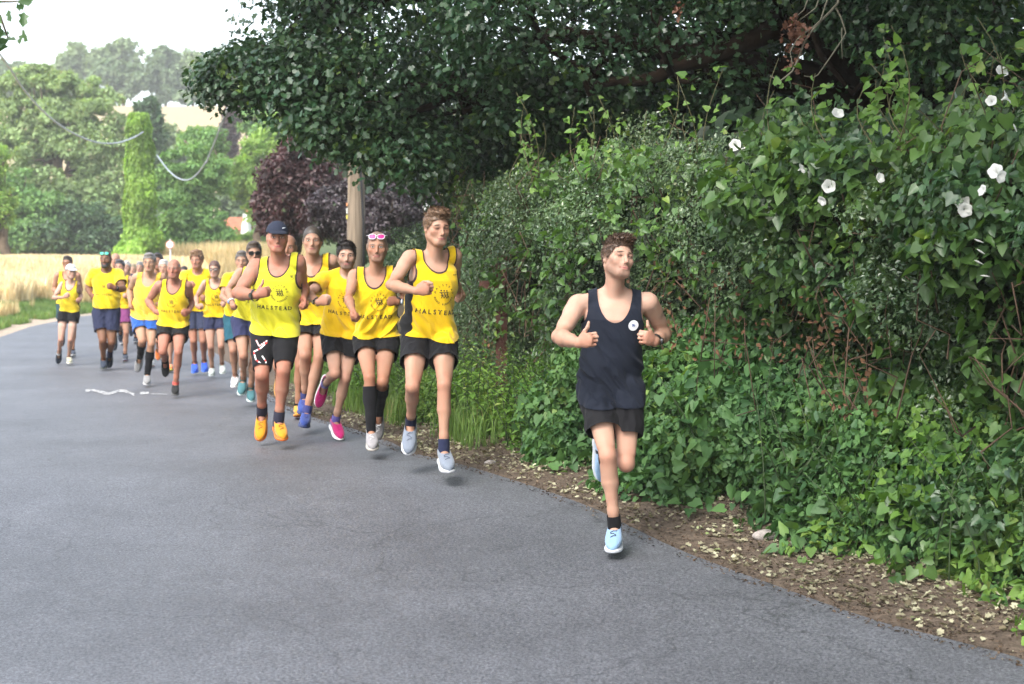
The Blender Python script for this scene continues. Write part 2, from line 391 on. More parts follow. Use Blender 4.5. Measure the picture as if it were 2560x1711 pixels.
def tree(name, base, blobs, mat, label, leaf=.25, per=90, nclump=60, trunk_r=.25, group=None, shape='diamond', cat='tree', up=.5, trunk=True, clump_r=.16, crown_name='crown', bmat=None):
    """blobs: (cx,cy,cz,rx,ry,rz) ellipsoids; the crown is many leaf clumps over their outsides."""
    base = np.array(base, float)
    root = empty(name, base, label, cat, group)
    cs, rs = [], []
    tot = sum(b[3] * b[4] + b[3] * b[5] for b in blobs)
    for (cx, cy, cz, rx, ry, rz) in blobs:
        k = max(6, int(nclump * (rx * ry + rx * rz) / tot))
        u = rand_unit(k); u[:, 1] -= .25 * np.abs(u[:, 1]); q = RNG.uniform(.55, 1.0, (k, 1))
        c = np.array([cx, cy, cz]) + u * q * np.array([rx, ry, rz]) * .92
        rad = max(rx, rz) * clump_r * RNG.uniform(.7, 1.6, (k, 1)) * np.array([1.25, 1.25, .85])
        cs.append(c); rs.append(rad)
    cs = np.concatenate(cs); rs = np.concatenate(rs)
    ok = cs[:, 2] > base[2] + .1
    cs, rs = cs[ok], rs[ok]
    P, Nn, Dd = clump_leaves(cs, rs, per, up)
    leaves(crown_name, P, Nn, Dd, leaf * RNG.uniform(.6, 1.25, len(P)), shape, mat, root)
    if trunk:
        c0 = np.mean([b[:3] for b in blobs], 0); top = np.array([c0[0], c0[1], c0[2]])
        parts = [branch(base, top, trunk_r, trunk_r * .4, .03, 8, 8)]
        sel = RNG.permutation(len(cs))[:min(26, len(cs))]
        for c in cs[sel]:
            t = RNG.uniform(.3, .95); s0 = base + (top - base) * t
            parts.append(branch(s0, c, trunk_r * .3, trunk_r * .06, .12))
        V, F = join(parts); mesh_obj('trunk', V, F, bmat or bark, root)
    return root
def G(x, y): return float(terrain(np.array([x]), np.array([y]))[0])
def gx_at(px, D): return (px - CX) / FPX * D * 1.0
def zz(py, D): return float(at(CX, py, D)[2])
# ------------------------------------------------------------------ far and middle trees
def Bl(px, py, D, rpx, rpy, ry=None):
    c = at(px, py, D); k = D / FPX
    return (c[0], c[1], c[2], rpx * k, ry if ry is not None else .7 * rpx * k, rpy * k)

M_far = leafmat("far hazy green leaves", (.17, .23, .12), (.27, .35, .18), None, .7, .25, .2)
M_far2 = leafmat("far dark green leaves", (.12, .18, .10), (.21, .28, .16), None, .7, .25, .2)
M_willow = leafmat("willow leaves", (.19, .28, .12), (.31, .41, .20), (.38, .34, .22), .6, .35, .3)
M_mid = leafmat("mid green leaves", (.10, .21, .06), (.21, .36, .11), (.14, .2, .06), .5, .3, .4)
M_dark = leafmat("dark green leaves", (.035, .08, .035), (.08, .15, .055), None, .45, .22, .45)
M_light = leafmat("light green leaves", (.14, .26, .05), (.26, .38, .09), None, .5, .4, .35)
M_ivy = leafmat("bright ivy leaves", (.13, .25, .03), (.25, .40, .06), None, .45, .35, .4)
M_purple = leafmat("purple leaves", (.035, .018, .018), (.095, .042, .042), (.06, .09, .03), .45, .25, .5, (1.5, .6, .7))
M_lilac = leafmat("grey purple leaves", (.04, .032, .032), (.10, .075, .085), (.06, .10, .04), .4, .25, .6, (1.2, .8, .9))

tree('hill_tree', (at(285, 250, 203)[0], 203, G(0, 203)), [Bl(205, 150, 203, 52, 45), Bl(240, 165, 203, 40, 45), Bl(165, 190, 203, 50, 55)], M_far,
     'round pale green tree on the hilltop left of the airy tree', leaf=.8, per=70, nclump=90, group='trees on the far hill')
tree('hill_tree', (at(310, 250, 206)[0], 206, G(0, 206)), [Bl(305, 122, 206, 42, 28), Bl(285, 140, 206, 35, 28), Bl(340, 140, 206, 20, 22)], M_far,
     'airy open crowned tree at the highest point of the hill skyline', leaf=.7, per=34, nclump=60, group='trees on the far hill')
tree('hill_tree', (at(310, 250, 196)[0], 196, G(0, 196)), [Bl(290, 180, 196, 48, 35), Bl(330, 205, 196, 38, 45), Bl(250, 215, 196, 50, 50)], M_far2,
     'darker tree on the hill standing below the airy tree', leaf=.8, per=70, nclump=80, group='trees on the far hill')
tree('hill_tree', (at(410, 250, 200)[0], 200, G(0, 200)), [Bl(410, 160, 200, 48, 50), Bl(395, 190, 200, 38, 40), Bl(430, 215, 200, 45, 42)], M_far2,
     'large rounded grey green tree on the hill right of the sky gap', leaf=.6, per=110, nclump=110, group='trees on the far hill')
tree('hill_tree', (at(480, 250, 202)[0], 202, G(0, 202)), [Bl(480, 175, 202, 45, 48), Bl(500, 215, 202, 40, 42)], M_far,
     'pale round tree above the hill field, between grey green tree and oak', leaf=.6, per=110, nclump=100, group='trees on the far hill')
tree('hill_tree', (at(560, 250, 204)[0], 204, G(0, 204)), [Bl(560, 170, 204, 55, 45), Bl(590, 210, 204, 60, 50), Bl(545, 220, 204, 40, 35)], M_far2,
     'wide tree on the hill behind the tip of the oak branch', leaf=.6, per=110, nclump=110, group='trees on the far hill')
tree('hill_tree', (at(60, 250, 190)[0], 190, G(0, 190)), [Bl(60, 215, 190, 70, 60), Bl(10, 190, 190, 40, 50)], M_far2,
     'dark tree on the hill at the left edge behind the willow', leaf=.6, per=110, nclump=110, group='trees on the far hill')
# hedge line along the top of the hill field and the lower slope
tree('field_hedge', (at(480, 262, 198)[0], 198, G(0, 198)), [Bl(390 + 30 * k, 244, 198, 24, 12) for k in range(9)], M_far2,
     'dark hedge along the top edge of the pale hill field', leaf=.7, per=60, nclump=60, cat='hedge', trunk=False, crown_name='foliage')
tree('willow', (at(150, 640, 84)[0], 84, G(-25, 84)), [Bl(90, 300, 84, 110, 110), Bl(190, 260, 84, 95, 85), Bl(250, 330, 84, 85, 120), Bl(40, 420, 84, 110, 140), Bl(160, 440, 84, 120, 150), Bl(255, 470, 84, 75, 150), Bl(130, 200, 84, 60, 50), Bl(60, 230, 84, 80, 70), Bl(150, 560, 84, 200, 90)], M_willow,
     'huge feathery willow with grey green foliage behind the wheat field', leaf=.27, per=170, nclump=560, trunk_r=.5, clump_r=.12)
tree('broad_tree', (at(60, 640, 79)[0], 79, G(-25, 79)), [Bl(0, 500, 79, 110, 110), Bl(90, 545, 79, 90, 85), Bl(20, 590, 79, 130, 50)], M_mid,
     'dark bushy tree at the left behind the wheat, below the willow', leaf=.28, per=130, nclump=170, group='trees behind the wheat field')
tree('broad_tree', (at(215, 640, 80)[0], 80, G(-24, 80)), [Bl(160, 600, 80, 160, 50), Bl(310, 600, 80, 50, 45), Bl(190, 560, 80, 90, 75), Bl(260, 585, 80, 70, 55), Bl(140, 600, 80, 80, 40)], M_dark,
     'low dark green tree behind the wheat beside the ivy pole', leaf=.28, per=130, nclump=150, group='trees behind the wheat field')
tree('conical_tree', (at(370, 600, 92)[0], 92, G(-22, 92)), [Bl(370, 275, 92, 32, 40), Bl(368, 330, 92, 42, 60), Bl(372, 420, 92, 50, 90)], M_dark,
     'narrow dark conical tree rising behind the ivy covered pole', leaf=.4, per=80, nclump=90)
tree('shrub', (at(20, 640, 60)[0], 60, G(-20, 60)), [Bl(-15, 420, 60, 45, 70), Bl(-5, 520, 60, 50, 60)], M_light,
     'bright yellow green shrub at the left edge of the photo', leaf=.22, per=70, nclump=60, cat='shrub')
tree('round_tree', (at(490, 640, 64)[0], 64, G(-14, 64)), [Bl(480, 610, 64, 90, 40), Bl(430, 470, 64, 50, 60), Bl(470, 420, 64, 75, 75), Bl(530, 460, 64, 62, 85), Bl(450, 530, 64, 62, 95), Bl(520, 580, 64, 65, 80), Bl(505, 355, 72, 70, 35)], M_mid,
     'rounded mid green tree right of the ivy covered pole', leaf=.20, per=150, nclump=260, trunk_r=.3)
tree('shrub', (at(440, 400, 120)[0], 120, G(-25, 120)), [Bl(430, 345, 120, 45, 32), Bl(400, 360, 120, 40, 35)], M_far,
     'grey green shrub at the foot of the hill field', leaf=.45, per=70, nclump=60, cat='shrub')
tree('shrub', (at(510, 400, 118)[0], 118, G(-24, 118)), [Bl(512, 345, 118, 45, 30), Bl(545, 355, 118, 40, 35), Bl(470, 360, 118, 40, 30)], M_light,
     'pale yellow green bush below the hill field beside the purple tree', leaf=.45, per=70, nclump=60, cat='shrub')
tree('broad_tree', (at(450, 640, 104)[0], 104, G(-24, 104)), [Bl(380, 420, 104, 70, 80), Bl(460, 450, 104, 80, 80), Bl(540, 470, 104, 80, 80), Bl(430, 560, 104, 120, 70)], M_far2,
     'wide green tree filling the gap behind the ivy pole and round tree', leaf=.4, per=120, nclump=120)
tree('broad_tree', (at(700, 640, 102)[0], 102, G(-16, 102)), [Bl(620, 470, 102, 70, 90), Bl(700, 430, 102, 90, 120), Bl(790, 400, 102, 90, 140), Bl(660, 580, 102, 100, 60)], M_far2,
     'broad green tree behind the cottage and the dark purple shrub', leaf=.4, per=120, nclump=140)
tree('purple_tree', (at(580, 420, 112)[0], 112, G(-20, 112)), [Bl(590, 290, 112, 28, 30), Bl(575, 325, 112, 30, 35), Bl(570, 365, 112, 25, 30)], M_purple,
     'small dark purple leaved tree below the hill field', leaf=.4, per=90, nclump=70)
tree('broad_tree', (at(650, 600, 82)[0], 82, G(-13, 82)), [Bl(690, 300, 82, 60, 60), Bl(655, 370, 82, 60, 60), Bl(720, 400, 82, 80, 100), Bl(640, 300, 84, 50, 40)], M_mid,
     'mid green tree rising behind the pale green tree beside the oak branch', leaf=.32, per=80, nclump=130, group='trees by the cottage')
tree('broad_tree', (at(640, 640, 74)[0], 74, G(-13, 74)), [Bl(640, 400, 74, 48, 60), Bl(610, 450, 74, 42, 60), Bl(665, 480, 74, 50, 90), Bl(700, 350, 74, 50, 80)], M_light,
     'pale yellow green tree beside the white gabled cottage', leaf=.28, per=90, nclump=170, group='trees by the cottage')

tree('garden_tree', (at(612, 640, 78)[0] + .8, 80, G(-14, 80)), [Bl(655, 560, 80, 24, 60), Bl(690, 600, 78, 40, 60)], M_mid,
     'dark green bush directly right of the white gable', leaf=.22, per=90, nclump=60, cat='bush')
tree('garden_hedge', (at(605, 640, 76)[0], 76, G(-14, 76)), [Bl(580, 610, 76, 30, 26), Bl(615, 606, 76, 30, 26), Bl(650, 610, 76, 30, 26)], M_light,
     'sunlit clipped hedge in front of the white gabled cottage', leaf=.16, per=140, nclump=80, cat='hedge', trunk=False, crown_name='foliage', up=1.2)

# ivy covered pole
c = at(352, 640, 60); ivroot = empty('ivy_pole', (c[0], 60, G(c[0], 60)), 'pole completely covered in bright green ivy, widening at the ground', 'ivy pole')
z0 = G(c[0], 60); H = zz(283, 60) - z0
zt = RNG.uniform(0, 1, 26000) ** .95
prof = np.interp(zt, [0, .12, .3, .6, .9, 1.0], [1.0, .90, .60, .52, .48, .36])
ang = RNG.uniform(0, 2 * math.pi, len(zt)); bump = fbm(np.stack([np.cos(ang) * 1.5, np.sin(ang) * 1.5, zt * H * 1.3], 1), 3) - .5
rr = prof * (1 + bump * 1.1) * RNG.uniform(.8, 1.06, len(zt))
lean = (zt - .2) * -.10 + np.interp(zt, [0, .25, 1], [-.25, 0, .1])
P = np.stack([c[0] + lean + rr * np.cos(ang), 60 + rr * np.sin(ang), z0 + zt * H + bump * .2], 1)
Nn = np.stack([np.cos(ang), np.sin(ang), .5 + 0 * ang], 1) + RNG.normal(size=P.shape) * .45
leaves('ivy', P, Nn, np.tile([0, 0, -1.], (len(P), 1)) + RNG.normal(size=P.shape) * .4, (.13) * RNG.uniform(.6, 1.3, len(P)), 'heart', M_ivy, ivroot)
V, F = tube([(c[0] - .1, 60, z0 - .3), (c[0], 60, z0 + H - .3)], .15, 12); mesh_obj('pole', V, F, simple("old pole wood", (.16, .12, .08), .9), ivroot)

# ------------------------------------------------------------------ wheat and verge grasses
def blades(name, P, H, lean, width, mat, parent=None, head=None):
    n = len(P); a = RNG.uniform(0, 2 * math.pi, n); d = np.stack([np.cos(a), np.sin(a), 0 * a], 1)
    w = np.stack([-np.sin(a), np.cos(a), 0 * a], 1)
    l = lean * RNG.uniform(.2, 1, (n, 1)) * d * H[:, None]; w = w * (np.ones(n) * width)[:, None] / 2
    V = np.stack([P - w, P + w, P + l * .4 + w * .8 + np.stack([0 * a, 0 * a, H * .6], 1), P + l * .4 - w * .8 + np.stack([0 * a, 0 * a, H * .6], 1), P + l + np.stack([0 * a, 0 * a, H], 1)], 1)
    o = (np.arange(n) * 5)[:, None]
    F = [np.array([[0, 1, 2, 3]]) + o, np.array([[3, 2, 4]]) + o]
    return mesh_obj(name, V.reshape(-1, 3), F, mat, parent, smooth=False)
M_wheat = leafmat("ripe wheat", (.70, .58, .34), (.82, .71, .47), (.84, .76, .54), .6, .4, .3, (1.1, 1.0, .8))
M_straw = leafmat("dry grass", (.45, .36, .18), (.66, .55, .32), (.30, .32, .12), .7, .4, .2, (1.1, 1.0, .8))
M_grass = leafmat("green grass", (.08, .15, .04), (.17, .26, .07), (.25, .22, .10), .6, .35, .3)
M_weed = leafmat("bright undergrowth leaves", (.065, .15, .025), (.15, .26, .05), (.22, .28, .08), .5, .32, .4)
n = 120000
y = 31 + 44 * RNG.random(n) ** 1.35; x = (RNG.uniform(-140, 640, n) - CX) / FPX * y
nzz = fbm(np.stack([x * .5, y * .5, 0 * x], 1), 3); offl = (le_x(y) - x)
ok = offl > 3.4 + 2.5 * (nzz - .5); x, y, nzz = x[ok], y[ok], nzz[ok]
tag(blades('wheat', np.stack([x, y, terrain(x, y)], 1), .74 * RNG.uniform(.85, 1.1, len(x)) * (.88 + .24 * nzz), .35, .024 + .0011 * y, M_wheat), 'ripe pale gold wheat standing in the field behind the verge', kind='stuff')
# verge: tall dry grass in tufts near the road, green low grass between
n = 42000
y = 30 + 20 * RNG.random(n) ** 1.2; x = le_x(y) - 1.2 - 3.2 * RNG.random(n)
nzz = fbm(np.stack([x * .7, y * .45, 0 * x + 5], 1), 3); ok = (nzz > .53) & (CX + x / y * FPX > -80); x, y = x[ok], y[ok]
tag(blades('dry_grass', np.stack([x, y, terrain(x, y)], 1), .55 * RNG.uniform(.5, 1.15, len(x)), .4, .024, M_straw), 'tall dry straw coloured grass between the road and the wheat', kind='stuff')
n = 60000
y = 26 + 22 * RNG.random(n); x = le_x(y) - .5 - 3.4 * RNG.random(n)
nzz = fbm(np.stack([x * .7, y * .45, 0 * x + 5], 1), 3); ok = (nzz < .64) & (CX + x / y * FPX > -80); x, y = x[ok], y[ok]
tag(blades('grass', np.stack([x, y, terrain(x, y)], 1), .16 * RNG.uniform(.5, 1.5, len(x)), .6, .016, M_grass), 'short green grass on the left roadside verge', kind='stuff')
# pale tall grass bank beyond the bend
n = 45000
y = 44 + 22 * RNG.random(n); x = (RNG.uniform(380, 760, n) - CX) / FPX * y; nzz = fbm(np.stack([x * .4, y * .3, 0 * x + 8], 1), 2); ok = (y > 50 + 9 * (nzz - .5) + .0 * x + np.clip((-9 - x) * 2.2, 0, 12)) & (np.abs(x - re_x(y)) > .8); x, y = x[ok], y[ok]
tag(blades('tall_dry_grass', np.stack([x, y, terrain(x, y)], 1), 1.15 * RNG.uniform(.5, 1.25, len(x)), .4, .045, M_straw), 'pale tall dry grass beyond the bend behind the runners', kind='stuff')

# ------------------------------------------------------------------ dark trees closing the view under the oak
M_under = leafmat("shaded woodland leaves", (.014, .034, .014), (.036, .066, .024), (.10, .13, .04), .5, .25, .35)  # shade under the oak is put into this very dark leaf colour
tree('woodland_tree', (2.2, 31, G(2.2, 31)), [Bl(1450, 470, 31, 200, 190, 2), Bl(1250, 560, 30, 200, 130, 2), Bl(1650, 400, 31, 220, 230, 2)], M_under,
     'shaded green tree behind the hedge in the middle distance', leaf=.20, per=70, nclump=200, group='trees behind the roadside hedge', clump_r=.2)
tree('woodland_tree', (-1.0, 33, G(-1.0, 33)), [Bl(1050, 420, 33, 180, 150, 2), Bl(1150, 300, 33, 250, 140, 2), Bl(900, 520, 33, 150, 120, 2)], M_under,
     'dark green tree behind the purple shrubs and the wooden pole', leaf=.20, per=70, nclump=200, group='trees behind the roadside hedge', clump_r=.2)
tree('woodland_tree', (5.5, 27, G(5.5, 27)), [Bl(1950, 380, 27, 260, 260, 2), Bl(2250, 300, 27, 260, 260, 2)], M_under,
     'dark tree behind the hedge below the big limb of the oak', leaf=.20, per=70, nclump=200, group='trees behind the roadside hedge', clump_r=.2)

tree('purple_shrub', (at(740, 640, 29)[0], 29, G(-3.9, 29)), [Bl(735, 450, 29, 75, 110, 1.1), Bl(700, 520, 29, 55, 90, 1.0), Bl(790, 500, 29, 60, 120, 1.1), Bl(750, 390, 29, 48, 55, .8)], M_purple,
     'domed dark purple leaved shrub left of the wooden pole', leaf=.10, per=120, nclump=330, trunk_r=.08, cat='shrub', clump_r=.22)
tree('purple_shrub', (at(870, 640, 26)[0], 26.6, G(-3, 26)), [Bl(850, 520, 26.5, 85, 70, .9), Bl(1010, 520, 26.5, 100, 65, .9), Bl(930, 560, 26.5, 110, 60, .9)], M_lilac,
     'grey purple shrub with arching twigs behind the wooden pole', leaf=.085, per=110, nclump=230, trunk_r=.06, cat='shrub', clump_r=.15)

# ------------------------------------------------------------------ roadside hedge and bank growth, in world coordinates along the road edge
def hedge_pts(n, y0, y1, zfun, ofun, depth, seed, base_off=1.5, clump=1.7, thr=.40, amp=.38, big=.9):
    """random points near the road side face of the hedge; returns positions and outward normals"""
    y = RNG.uniform(y0, y1, n); u = RNG.random(n)
    sl = (re_x(y + .4) - re_x(y - .4)) / .8; nx_ = -1 / np.sqrt(1 + sl * sl); ny_ = sl / np.sqrt(1 + sl * sl)
    H = zfun(y) * (1 + .42 * (fbm(np.stack([y * 1.3, 0 * y + seed, 0 * y], 1), 3) - .5)) ; z = u * H
    nf = fbm(np.stack([y * clump, z * clump * 1.2, 0 * y + seed], 1), 3)
    nf2 = fbm(np.stack([y * clump * 3, z * clump * 3, 0 * y + seed + 9], 1), 2)
    bf = fbm(np.stack([y * .75, z * .9, 0 * y + 91], 1), 2) - .5
    hollow = np.exp(-((y - 6.75) / .42) ** 2 - ((z - 1.28) / .34) ** 2) + .8 * np.exp(-((y - 8.6) / .5) ** 2 - ((z - 1.05) / .2) ** 2) + .7 * np.exp(-((y - 5.6) / .3) ** 2 - ((z - 1.05) / .3) ** 2)
    o = ofun(y, z, u) + (nf - .5) * amp * 2.2 + (nf2 - .5) * amp * .7 + bf * big - hollow * .65
    base_off = np.interp(y, [0, 12.5, 15.5, 18.5, 30], [1.5, 1.5, 2.0, 3.1, 3.3]) if base_off == 1.5 else base_off
    dd = RNG.random(n) ** 1.4 * depth
    o = o - dd
    P = np.stack([re_x(y) + (base_off - o) * -nx_, y + o * ny_ - base_off * ny_ * 0, gz(y) + z], 1)
    keep = ((nf + .35 * nf2 > thr * 1.35) | (dd > depth * .35)) & (RNG.random(n) > hollow * .75)
    Nn = np.stack([nx_, ny_, .55 + 0 * y], 1)
    # lean of the surface from the noise gradient
    g1 = fbm(np.stack([y * clump, (z + .08) * clump * 1.2, 0 * y + seed], 1), 3) - nf
    g2 = fbm(np.stack([(y + .08) * clump, z * clump * 1.2, 0 * y + seed], 1), 3) - nf
    Nn[:, 2] -= g1 * 9; Nn[:, 1] -= g2 * 9
    return P[keep], Nn[keep]
def hedge(name, label, sets, cat='hedge', group=None, y0=8, extra=None):
    root = empty(name, (float(re_x(y0)) + 1.5, y0, G(float(re_x(y0)) + 1.5, y0)), label, cat, group)
    for (pname, P, Nn, S, shape, mat, jit, droop) in sets:
        Nv = Nn / np.linalg.norm(Nn, axis=1)[:, None] + RNG.normal(size=P.shape) * jit
        Dd = np.tile([0, 0, -droop], (len(P), 1)) + RNG.normal(size=P.shape) * .6 + np.array([-.3, -.3, 0])
        leaves(pname, P, Nv, Dd, S * RNG.uniform(.55, 1.3, len(P)), shape, mat, root)
    return root
M_bind = leafmat("bindweed and hop leaves", (.032, .082, .034), (.090, .168, .060), (.16, .23, .06), .38, .24, .6)
M_bright = leafmat("young bindweed leaves", (.045, .10, .028), (.10, .19, .045), (.19, .28, .06), .40, .28, .5)
M_haw = leafmat("hawthorn leaves", (.052, .100, .046), (.130, .195, .092), (.17, .20, .09), .34, .22, .65)
M_nettle = leafmat("nettle leaves", (.034, .092, .032), (.098, .20, .06), (.16, .25, .06), .55, .27, .35)
M_brown = leafmat("dry brown leaves", (.07, .035, .02), (.15, .08, .045), None, .8, .2, .2, (1.2, .9, .6))
Htop = lambda y: np.interp(y, [3, 6, 7, 8, 9.5, 11, 13, 16, 20, 25], [2.3, 2.45, 2.62, 2.5, 2.4, 2.45, 2.25, 1.95, 1.8, 1.8])
o_up = lambda y, z, u: np.interp(z, [0, .5, .85, 1.2, 1.7, 2.2, 2.7], [.15, .05, .0, .22, .42, .36, -.15]) + np.interp(y, [3, 6, 8, 20], [.1, .1, 0, 0])
P1_, N1_ = hedge_pts(44000, 3.6, 8.9, Htop, o_up, .6, 2.0, 1.5, 1.9, .43, .5)
P2_, N2_ = hedge_pts(9000, 3.6, 9.2, Htop, lambda y, z, u: o_up(y, z, u) + .06, .12, 5.0, 1.5, 2.6, .52)
bind = hedge('bindweed_hedge', 'tall hedge smothered in broad leaved bindweed with white trumpet flowers', [
    ('foliage', P1_, N1_, .050, 'heart', M_bind, .62, .55), ('foliage', P2_, N2_, .070, 'heart', M_bright, .55, .7)], y0=6.5)
P1_, N1_ = hedge_pts(150000, 7.4, 17.0, Htop, lambda y, z, u: o_up(y, z, u) - .02, .5, 12.0, 1.5, 1.8, .43, .5)
P2_, N2_ = hedge_pts(5000, 7.8, 12.5, Htop, lambda y, z, u: o_up(y, z, u) + .02, .15, 15.0, 1.5, 2.0, .5)
haw = hedge('hawthorn_hedge', 'tall grey green hawthorn hedge with tiny leaves behind the leading runner', [
    ('foliage', P1_, N1_, .031, 'diamond', M_haw, .65, .2), ('foliage', P2_, N2_, .05, 'heart', M_bright, .6, .5)], y0=12)
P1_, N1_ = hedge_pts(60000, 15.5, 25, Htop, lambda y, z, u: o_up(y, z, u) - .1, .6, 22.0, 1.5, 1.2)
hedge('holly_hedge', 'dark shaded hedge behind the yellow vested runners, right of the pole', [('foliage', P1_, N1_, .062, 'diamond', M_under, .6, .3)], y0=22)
# low growth at the foot
Hl = lambda y: np.interp(y, [3, 6, 7, 8, 10, 12, 14, 20], [.85, .8, .75, 1.0, 1.05, .75, .55, .5])
o_lo = lambda y, z, u: .80 * np.sqrt(np.clip(1 - u, 0, 1)) - .02 + np.interp(y, [5, 6.4, 7.2, 8], [-.04, -.20, -.34, -.14])
P1_, N1_ = hedge_pts(32000, 3.6, 8.2, Hl, o_lo, .5, 31.0, 1.501, 2.0, .35, .34, .5)
hedge('ground_ivy', 'low leafy growth spilling over the bank foot at the right', [('foliage', P1_, N1_, .040, 'heart', M_nettle, .65, .3), ('foliage', *hedge_pts(2600, 3.6, 8.0, Hl, lambda y, z, u: o_lo(y, z, u) + .06, .1, 33.0, 1.501, 2.4, .35, .3, .5), .050, 'heart', M_weed, .6, .3)], 'undergrowth', y0=6.2)
P1_, N1_ = hedge_pts(28000, 7.9, 11.2, Hl, o_lo, .5, 37.0, 1.501, 2.0, .35, .36, .5)
hedge('nettle_patch', 'knee high nettles growing right beside the leading runner', [('foliage', P1_, N1_, .042, 'heart', M_nettle, .65, .3), ('foliage', *hedge_pts(900, 7.9, 11.0, Hl, lambda y, z, u: o_lo(y, z, u) + .08, .1, 39.0, 1.501, 2.4, .35, .3, .5), .075, 'heart', M_nettle, .6, .4)], 'nettles', y0=9.3)
P1_, N1_ = hedge_pts(34000, 10.8, 15.5, Hl, o_lo, .5, 41.0, 1.501, 2.2, .35, .36, .5)
hedge('roadside_weeds', 'fresh green small leaved weeds between leading runner and yellow group', [('foliage', P1_, N1_, .038, 'diamond', M_weed, .5, .3)], 'weeds', y0=12.5)
P1_, N1_ = hedge_pts(22000, 15, 26, Hl, o_lo, .5, 47.0, 1.4, 2.2, .35, .25, .4)
hedge('verge_weeds', 'bright low weeds on the verge behind the legs of the yellow group', [('foliage', P1_, N1_, .05, 'diamond', M_weed, .5, .3)], 'weeds', y0=18)

# dark backing leaves added inside the hedge, standing in for its inner shade
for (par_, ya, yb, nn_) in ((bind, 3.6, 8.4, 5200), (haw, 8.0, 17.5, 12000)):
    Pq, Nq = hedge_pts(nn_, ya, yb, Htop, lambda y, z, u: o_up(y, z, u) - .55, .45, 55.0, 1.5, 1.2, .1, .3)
    leaves('backing_leaves', Pq, Nq + RNG.normal(size=Pq.shape) * .5, RNG.normal(size=Pq.shape), .15 * RNG.uniform(.7, 1.2, len(Pq)), 'heart', M_under, par_)
# separate stalks of nettle and willowherb standing out of the low growth
def stalks(n, y0, y1, off0, off1, h0, h1, leaf, mat, par, seed):
    sp, lp, ln, ld, ls = [], [], [], [], []
    for k in range(n):
        y_ = RNG.uniform(y0, y1); o_ = RNG.uniform(off0, off1); x_ = float(re_x(y_)) + o_; z_ = float(terrain(np.array([x_]), np.array([y_]))[0])
        h_ = RNG.uniform(h0, h1); bend = np.array([RNG.normal() * .16 - .03, RNG.normal() * .14, 0]); m_ = int(h_ / .042)
        pt = lambda t: np.array([x_, y_, z_ - .05]) + np.array([0, 0, h_ * t]) + bend * t * t * h_ * 2
        sp.append(tube([pt(t) for t in np.linspace(0, 1, 5)], [.005, .0045, .004, .003, .0015], 4)); a_ = RNG.uniform(0, 3.1)
        for j_ in range(m_):
            t = (j_ + 1.5) / (m_ + 1.5)
            if t < .25 and RNG.random() < .6: continue
            for q_ in (0, math.pi):
                a2 = a_ + j_ * 1.57 + q_; d_ = np.array([math.cos(a2), math.sin(a2), RNG.uniform(-.5, .25)]); lp.append(pt(t) + d_ * .012); ld.append(d_); ln.append([d_[0] * .3, d_[1] * .3, 1]); ls.append(leaf * (1.15 - .75 * t ** 2) * RNG.uniform(.8, 1.15))
    V, F = join(sp); mesh_obj('stem', V, F, simple("green stalks", (.035, .06, .02), .7), par)
    lp = np.array(lp); leaves('stalk_leaves', lp, np.array(ln) + RNG.normal(size=lp.shape) * .2, np.array(ld), np.array(ls), 'diamond', mat, par)
low = {o.get('label'): o for o in bpy.data.objects if o.get('category') in ('undergrowth', 'nettles', 'weeds')}
lows = sorted(low.values(), key=lambda o: o.location.y)
stalks(55, 4.6, 8.0, .75, 1.25, .35, .8, .062, M_nettle, lows[0], 1)
stalks(80, 7.8, 11.2, .7, 1.3, .45, 1.1, .068, M_nettle, lows[1], 2)
stalks(170, 10.6, 15.5, .65, 1.3, .35, .95, .075, M_weed, lows[2], 3)
stalks(150, 14.5, 22, .8, 1.8, .3, .7, .07, M_weed, lows[3], 4)
gp = RNG.uniform(10.5, 22, 9000); gx_ = re_x(gp) + .45 + .8 * RNG.random(9000); kk_ = fbm(np.stack([gp * 1.5, gx_ * 1.5, 0 * gp + 80], 1), 2) > .48; gp, gx_ = gp[kk_], gx_[kk_]
tag(blades('verge_grass', np.stack([gx_, gp, terrain(gx_, gp)], 1), .26 * RNG.uniform(.4, 1.5, len(gp)), .6, .009, M_grass), 'tufts of green grass along the foot of the hedge', kind='stuff')

# climbing shoots standing up out of the hedge top, stems and hanging vines
parts = []; lp, ln = [], []
for k in range(70):
    y_ = RNG.uniform(4.5, 14); x_ = float(re_x(y_)) + 1.5 * .9 + RNG.uniform(-.4, .3); z_ = float(gz(y_) + Htop(y_)) - .35
    h_ = RNG.uniform(.3, .75); q = np.array([x_, y_, z_]); d = nrm([RNG.normal() * .25, RNG.normal() * .25, 1])
    pts = [q + d * h_ * t + np.array([.08 * math.sin(3 * t + k), .05 * math.cos(4 * t + k), 0]) for t in np.linspace(0, 1, 6)]
    parts.append(tube(pts, [.005 - .0006 * i_ for i_ in range(6)], 4))
    for t in np.linspace(0, 1, 16):
        lp.append(q + d * h_ * t + RNG.normal(size=3) * .035); ln.append([-.4, -.5, .6])
V, F = join(parts); M_stem = simple("green brown stems", (.09, .085, .035), .8)
mesh_obj('vine', V, F, M_stem, haw)
lp = np.array(lp); leaves('shoot_leaves', lp, np.array(ln) + RNG.normal(size=lp.shape) * .5, RNG.normal(size=lp.shape), .05 * RNG.uniform(.6, 1.3, len(lp)), 'heart', M_weed, haw)
parts = []
for k in range(230):
    y_ = RNG.uniform(4.2, 14); o_ = RNG.uniform(.0, .35); x_ = float(re_x(y_)) + (1.5 - o_) * .9; z_ = RNG.uniform(.0, 1.9)
    a_ = np.array([x_, y_, gz(y_) + z_]); b_ = a_ + np.array([RNG.normal() * .15, RNG.normal() * .25, RNG.uniform(.3, .9)])
    parts.append(branch(a_, b_, .006, .0025, .25, 6, 4))
